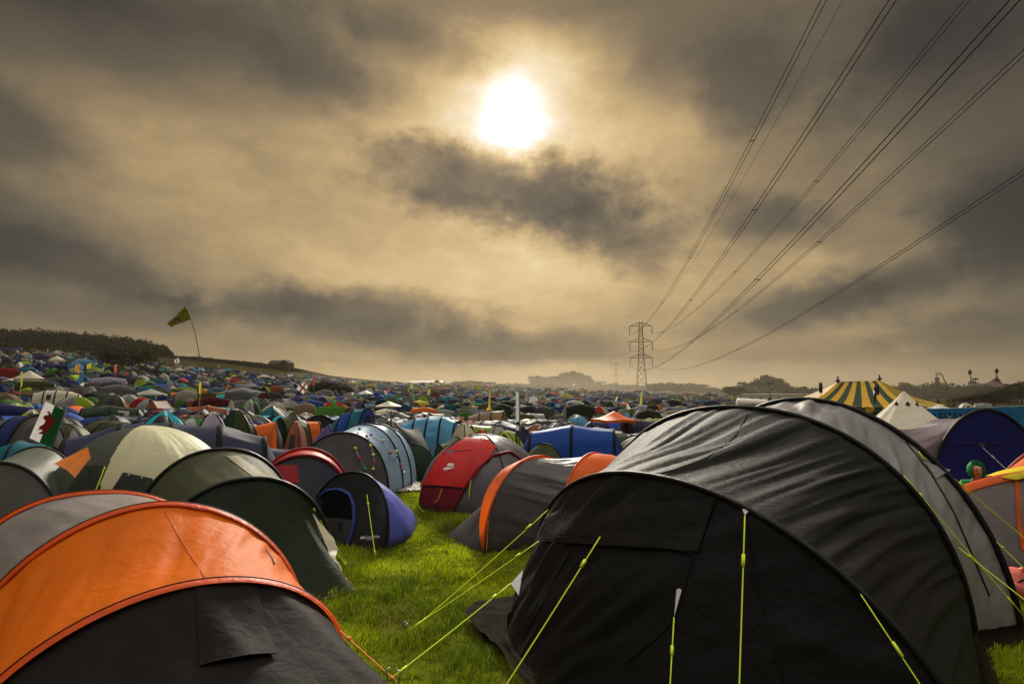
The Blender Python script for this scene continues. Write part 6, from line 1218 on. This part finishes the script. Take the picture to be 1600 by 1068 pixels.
# ================================================================== SKY, HAZE, SUN, CAMERA
SUN_EL = math.radians(26.3)
def azel(px, py):
    d = ray(px, py); d = d / np.linalg.norm(d); return math.atan2(d[0], d[1]), math.asin(d[2])
def world():
    w = bpy.data.worlds.new('World'); S.world = w; w.use_nodes = True; nt = w.node_tree; nt.nodes.clear(); L = nt.links.new
    def M(op, a, b=None, c=None, clamp=False):
        n = nt.nodes.new('ShaderNodeMath'); n.operation = op; n.use_clamp = clamp
        for i, v in enumerate((a, b, c)):
            if v is None: continue
            if isinstance(v, (int, float)): n.inputs[i].default_value = float(v)
            else: L(v, n.inputs[i])
        return n.outputs[0]
    tc = nt.nodes.new('ShaderNodeTexCoord'); sp = nt.nodes.new('ShaderNodeSeparateXYZ'); L(tc.outputs['Generated'], sp.inputs[0]); x, y, z = sp.outputs
    az0 = M('ARCTAN2', x, y); el0 = M('ARCSINE', z)
    def noise(a, b, c, scale, detail=6., rough=.55, dist=0.):
        cb = nt.nodes.new('ShaderNodeCombineXYZ'); L(a, cb.inputs[0]); L(b, cb.inputs[1]); cb.inputs[2].default_value = c
        n = N(nt, 'ShaderNodeTexNoise', Scale=scale, Detail=detail, Roughness=rough, Distortion=dist); L(cb.outputs[0], n.inputs['Vector']); return n.outputs['Fac']
    el2 = M('MULTIPLY', el0, 1.9)
    w1 = M('SUBTRACT', noise(az0, el2, 0., 3.2, 5.), .5); w2 = M('SUBTRACT', noise(az0, el2, 7., 3.2, 5.), .5); w3 = M('SUBTRACT', noise(az0, el2, 3., 11., 5.), .5); w5 = M('SUBTRACT', noise(az0, el2, 9., 11., 5.), .5); w4 = M('SUBTRACT', noise(az0, el2, 5., 38., 6., .65), .5)
    az = M('ADD', az0, M('ADD', M('ADD', M('MULTIPLY', w1, .15), M('MULTIPLY', w4, .022)), M('MULTIPLY', w3, .08))); el = M('ADD', el0, M('ADD', M('ADD', M('MULTIPLY', w2, .10), M('MULTIPLY', w4, .016)), M('MULTIPLY', w5, .05)))
    ds = M('SQRT', M('ADD', M('POWER', M('ABSOLUTE', az), 2), M('POWER', M('ABSOLUTE', M('SUBTRACT', el, SUN_EL)), 2)))
    dr = M('SQRT', M('ADD', M('POWER', M('ABSOLUTE', az0), 2), M('POWER', M('ABSOLUTE', M('SUBTRACT', el0, SUN_EL)), 2)))
    glow = M('EXPONENT', M('MULTIPLY', M('POWER', M('DIVIDE', ds, .50), 1.3), -1))
    halo = M('EXPONENT', M('MULTIPLY', M('POWER', M('DIVIDE', M('ADD', M('MULTIPLY', dr, .6), M('MULTIPLY', ds, .4)), .105), 1.3), -1))
    core = M('EXPONENT', M('MULTIPLY', M('POWER', M('DIVIDE', M('ABSOLUTE', M('ADD', dr, M('ADD', M('MULTIPLY', w3, .030), M('MULTIPLY', w4, .022)))), .031), 1.6), -1))
    def blob(px, py, rx, ry, rot, amp, pw=1.4):
        a, e = azel(px, py); a2, _ = azel(px + rx, py); _, e2 = azel(px, py - ry); ra, re = a2 - a, e2 - e; c, s = math.cos(math.radians(rot)), math.sin(math.radians(rot))
        da = M('SUBTRACT', az, a); de = M('SUBTRACT', el, e)       # rot > 0: right end lower in the sky
        u = M('DIVIDE', M('SUBTRACT', M('MULTIPLY', da, c), M('MULTIPLY', de, s)), ra); v = M('DIVIDE', M('ADD', M('MULTIPLY', da, s), M('MULTIPLY', de, c)), re)
        q = M('ADD', M('MULTIPLY', u, u), M('MULTIPLY', v, v)); return M('MULTIPLY', M('EXPONENT', M('MULTIPLY', M('POWER', q, pw), -1)), amp)
    el3 = M('MULTIPLY', el0, 1.25); rag = M('ADD', M('MULTIPLY', M('SUBTRACT', noise(az0, el3, 31., 7.5, 9., .60, .15), .5), 2.0), M('MULTIPLY', M('SUBTRACT', noise(az0, el3, 37., 22., 7., .6, .1), .5), .55))
    def cloud(px, py, rx, ry, rot, amp, soft=1.0):
        a, e = azel(px, py); a2, _ = azel(px + rx, py); _, e2 = azel(px, py - ry); ra, re = a2 - a, e2 - e; c, s = math.cos(math.radians(rot)), math.sin(math.radians(rot))
        da = M('SUBTRACT', M('ADD', az0, M('MULTIPLY', w1, .08)), a); de = M('SUBTRACT', M('ADD', el0, M('MULTIPLY', w2, .05)), e)
        u = M('DIVIDE', M('SUBTRACT', M('MULTIPLY', da, c), M('MULTIPLY', de, s)), ra); v = M('DIVIDE', M('ADD', M('MULTIPLY', da, s), M('MULTIPLY', de, c)), re)
        r = M('SQRT', M('ADD', M('MULTIPLY', u, u), M('MULTIPLY', v, v))); n = nt.nodes.new('ShaderNodeMapRange'); n.interpolation_type = 'SMOOTHSTEP'
        n.inputs['From Min'].default_value = 1.25 * (1 + .15 * soft); n.inputs['From Max'].default_value = .45 - .25 * soft; n.inputs['To Min'].default_value = 0; n.inputs['To Max'].default_value = amp; L(M('ADD', r, rag), n.inputs['Value']); return n.outputs[0]
    CL = [(762, 288, 165, 62, 4, .54, .6), (868, 308, 155, 80, 6, .52, .7), (960, 362, 115, 56, 18, .46, .9), (560, 492, 205, 46, 2, .55, .6), (430, 478, 110, 30, 0, .36, .6), (690, 535, 150, 34, 5, .40, .8), (860, 545, 120, 26, 0, .34, .9), (95, 405, 210, 46, 8, .52, .8), (1200, 345, 120, 40, 6, .44, .8),
          (1265, 478, 200, 36, -8, .52, .7), (1420, 445, 190, 38, -14, .46, .8), (1570, 340, 130, 110, -20, .55, .9), (1530, 515, 190, 28, -3, .36, .9), (500, 115, 120, 62, 12, .38, .9), (40, 205, 130, 60, 12, .35, .9), (1180, 120, 120, 90, 24, .40, .9), (1440, 60, 200, 80, -10, .36, .9), (640, 50, 150, 50, 6, .34, .9), (215, 490, 160, 30, 4, .28, .9)]
    DK = [(150, -20, 480, 130, -4, .62, .95), (830, -10, 300, 50, 0, .45, .95), (1030, 80, 140, 80, 25, .30, .95), (1480, 40, 330, 190, -10, .62, .95), (1640, 330, 150, 190, 0, .50, .95), (-40, 330, 150, 200, 0, .36, .95), (1130, 20, 220, 70, 0, .35, .95), (1000, 575, 420, 22, 0, .16, .95), (400, 250, 90, 24, 20, .12, .95)]
    BR = [(830, 440, 300, 60, 0, .16, 1.2), (480, 420, 160, 40, 10, .10, 1.2), (1270, 425, 70, 22, -5, .16, 1.2), (1400, 530, 130, 16, -3, .12, 1.2), (260, 260, 230, 90, 5, .13, 1.2), (820, 590, 700, 18, 0, .10, 1.2), (1090, 180, 60, 60, -30, .08, 1.2)]
    det = noise(az0, el2, 11., 5.5, 8., .6, .4); det2 = noise(az0, el2, 23., 15., 9., .68, .5)
    base = M('ADD', M('MULTIPLY', glow, .49), .225)
    base = M('MULTIPLY', base, M('ADD', .57, M('ADD', M('MULTIPLY', det, .58), M('MULTIPLY', det2, .34))))
    for b in BR: base = M('ADD', base, blob(*b))
    tr = None
    for b in DK:
        t = M('SUBTRACT', 1., M('MULTIPLY', blob(*b), M('ADD', .55, M('ADD', M('MULTIPLY', det2, .5), M('MULTIPLY', det, .4))))); tr = t if tr is None else M('MULTIPLY', tr, t)
    for b in CL: tr = M('MULTIPLY', tr, M('SUBTRACT', 1., cloud(*b)))
    tr = M('MAXIMUM', tr, .17)
    lum = M('MULTIPLY', base, tr); lum = M('ADD', lum, M('MULTIPLY', M('MULTIPLY', halo, .52), M('ADD', .25, M('MULTIPLY', tr, .75))))
    cr = nt.nodes.new('ShaderNodeValToRGB'); L(lum, cr.inputs[0]); e = cr.color_ramp.elements
    stops = [(0, (.008, .007, .006)), (.12, (.044, .037, .028)), (.26, (.125, .098, .062)), (.42, (.295, .208, .108)), (.58, (.54, .372, .172)), (.74, (.78, .578, .30)), (.88, (.94, .77, .53)), (1., (1., .97, .90))]
    e[0].position, e[0].color = stops[0][0], (*stops[0][1], 1); e[1].position, e[1].color = stops[-1][0], (*stops[-1][1], 1)
    for p_, c in stops[1:-1]: k = e.new(p_); k.color = (*c, 1)
    # added overhead brightness, out of view, to light the tents; mottled by noise
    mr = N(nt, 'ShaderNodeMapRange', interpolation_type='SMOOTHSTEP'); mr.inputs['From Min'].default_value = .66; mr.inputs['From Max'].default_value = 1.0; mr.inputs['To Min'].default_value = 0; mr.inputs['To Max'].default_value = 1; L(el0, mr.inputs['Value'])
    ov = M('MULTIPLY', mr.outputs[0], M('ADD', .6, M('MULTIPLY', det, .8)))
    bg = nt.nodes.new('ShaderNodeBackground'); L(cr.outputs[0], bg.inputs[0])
    zen = nt.nodes.new('ShaderNodeBackground'); zen.inputs[0].default_value = (1.0, .96, .90, 1); L(M('MULTIPLY', ov, ZEN_FILL), zen.inputs[1])
    sun = nt.nodes.new('ShaderNodeBackground'); sun.inputs[0].default_value = (1, .9, .72, 1); L(M('MULTIPLY', core, 2.2), sun.inputs[1])
    sk = nt.nodes.new('ShaderNodeTexSky'); sk.sky_type = 'NISHITA'; sk.sun_disc = False; sk.sun_elevation = SUN_EL; sk.sun_rotation = 0.0
    sb = nt.nodes.new('ShaderNodeBackground'); L(sk.outputs[0], sb.inputs[0]); sb.inputs[1].default_value = .06
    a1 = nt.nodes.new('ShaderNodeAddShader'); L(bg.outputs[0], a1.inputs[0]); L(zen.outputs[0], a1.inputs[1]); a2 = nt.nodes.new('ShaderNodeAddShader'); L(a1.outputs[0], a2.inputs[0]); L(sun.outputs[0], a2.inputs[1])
    mx = nt.nodes.new('ShaderNodeMixShader'); mx.inputs[0].default_value = .04; L(a2.outputs[0], mx.inputs[1]); L(sb.outputs[0], mx.inputs[2])
    o = nt.nodes.new('ShaderNodeOutputWorld'); L(mx.outputs[0], o.inputs[0]); w.cycles.sampling_method = 'MANUAL'; w.cycles.sample_map_resolution = 1024
ZEN_FILL = 1.7
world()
def haze():
    m, nt, out = nmat('haze_air'); v = nt.nodes.new('ShaderNodeVolumePrincipled'); v.inputs['Color'].default_value = (.86, .74, .55, 1); v.inputs['Density'].default_value = HAZE; v.inputs['Anisotropy'].default_value = .35
    nt.links.new(v.outputs[0], out.inputs['Volume']); o = MB().box((0, 0, 20), (3000, 3000, 90)).build('haze', m, smooth=False); o['kind'] = 'stuff'
HAZE = .00011
haze()
def mist():
    m, nt, out = nmat('mist_air'); v = nt.nodes.new('ShaderNodeVolumePrincipled'); v.inputs['Color'].default_value = (.86, .76, .60, 1); v.inputs['Density'].default_value = .0007; v.inputs['Anisotropy'].default_value = .3
    nt.links.new(v.outputs[0], out.inputs['Volume']); o = MB().ball((30, 330, 3), 1, 48, sc=(150, 240, 11)).build('mist', m); o['kind'] = 'stuff'
mist()
sl = bpy.data.lights.new('sun', 'SUN'); sl.energy = 5.0; sl.angle = math.radians(9); sl.color = (1, .91, .76); so = bpy.data.objects.new('sun', sl); COL.objects.link(so)
so.rotation_euler = Vector((0, -math.cos(SUN_EL), -math.sin(SUN_EL))).to_track_quat('-Z', 'Y').to_euler(); so.location = (0, 200, 100)
cd = bpy.data.cameras.new('camera'); cd.sensor_width = 36; cd.lens = F_PX * 36 / 1600; cd.clip_start = .05; cd.clip_end = 4000; co = bpy.data.objects.new('camera', cd); COL.objects.link(co)
co.location = (0, 0, CAM_H); co.rotation_euler = (PI / 2 + PITCH, 0, 0); S.camera = co
S.view_settings.view_transform = 'Standard'; S.view_settings.look = 'None'; S.view_settings.gamma = 1; S.view_settings.exposure = 0
c = S.cycles; c.use_denoising = True; c.max_bounces = 6; c.diffuse_bounces = 3; c.glossy_bounces = 2; c.transmission_bounces = 4; c.volume_bounces = 1; c.transparent_max_bounces = 6; c.sample_clamp_indirect = 6
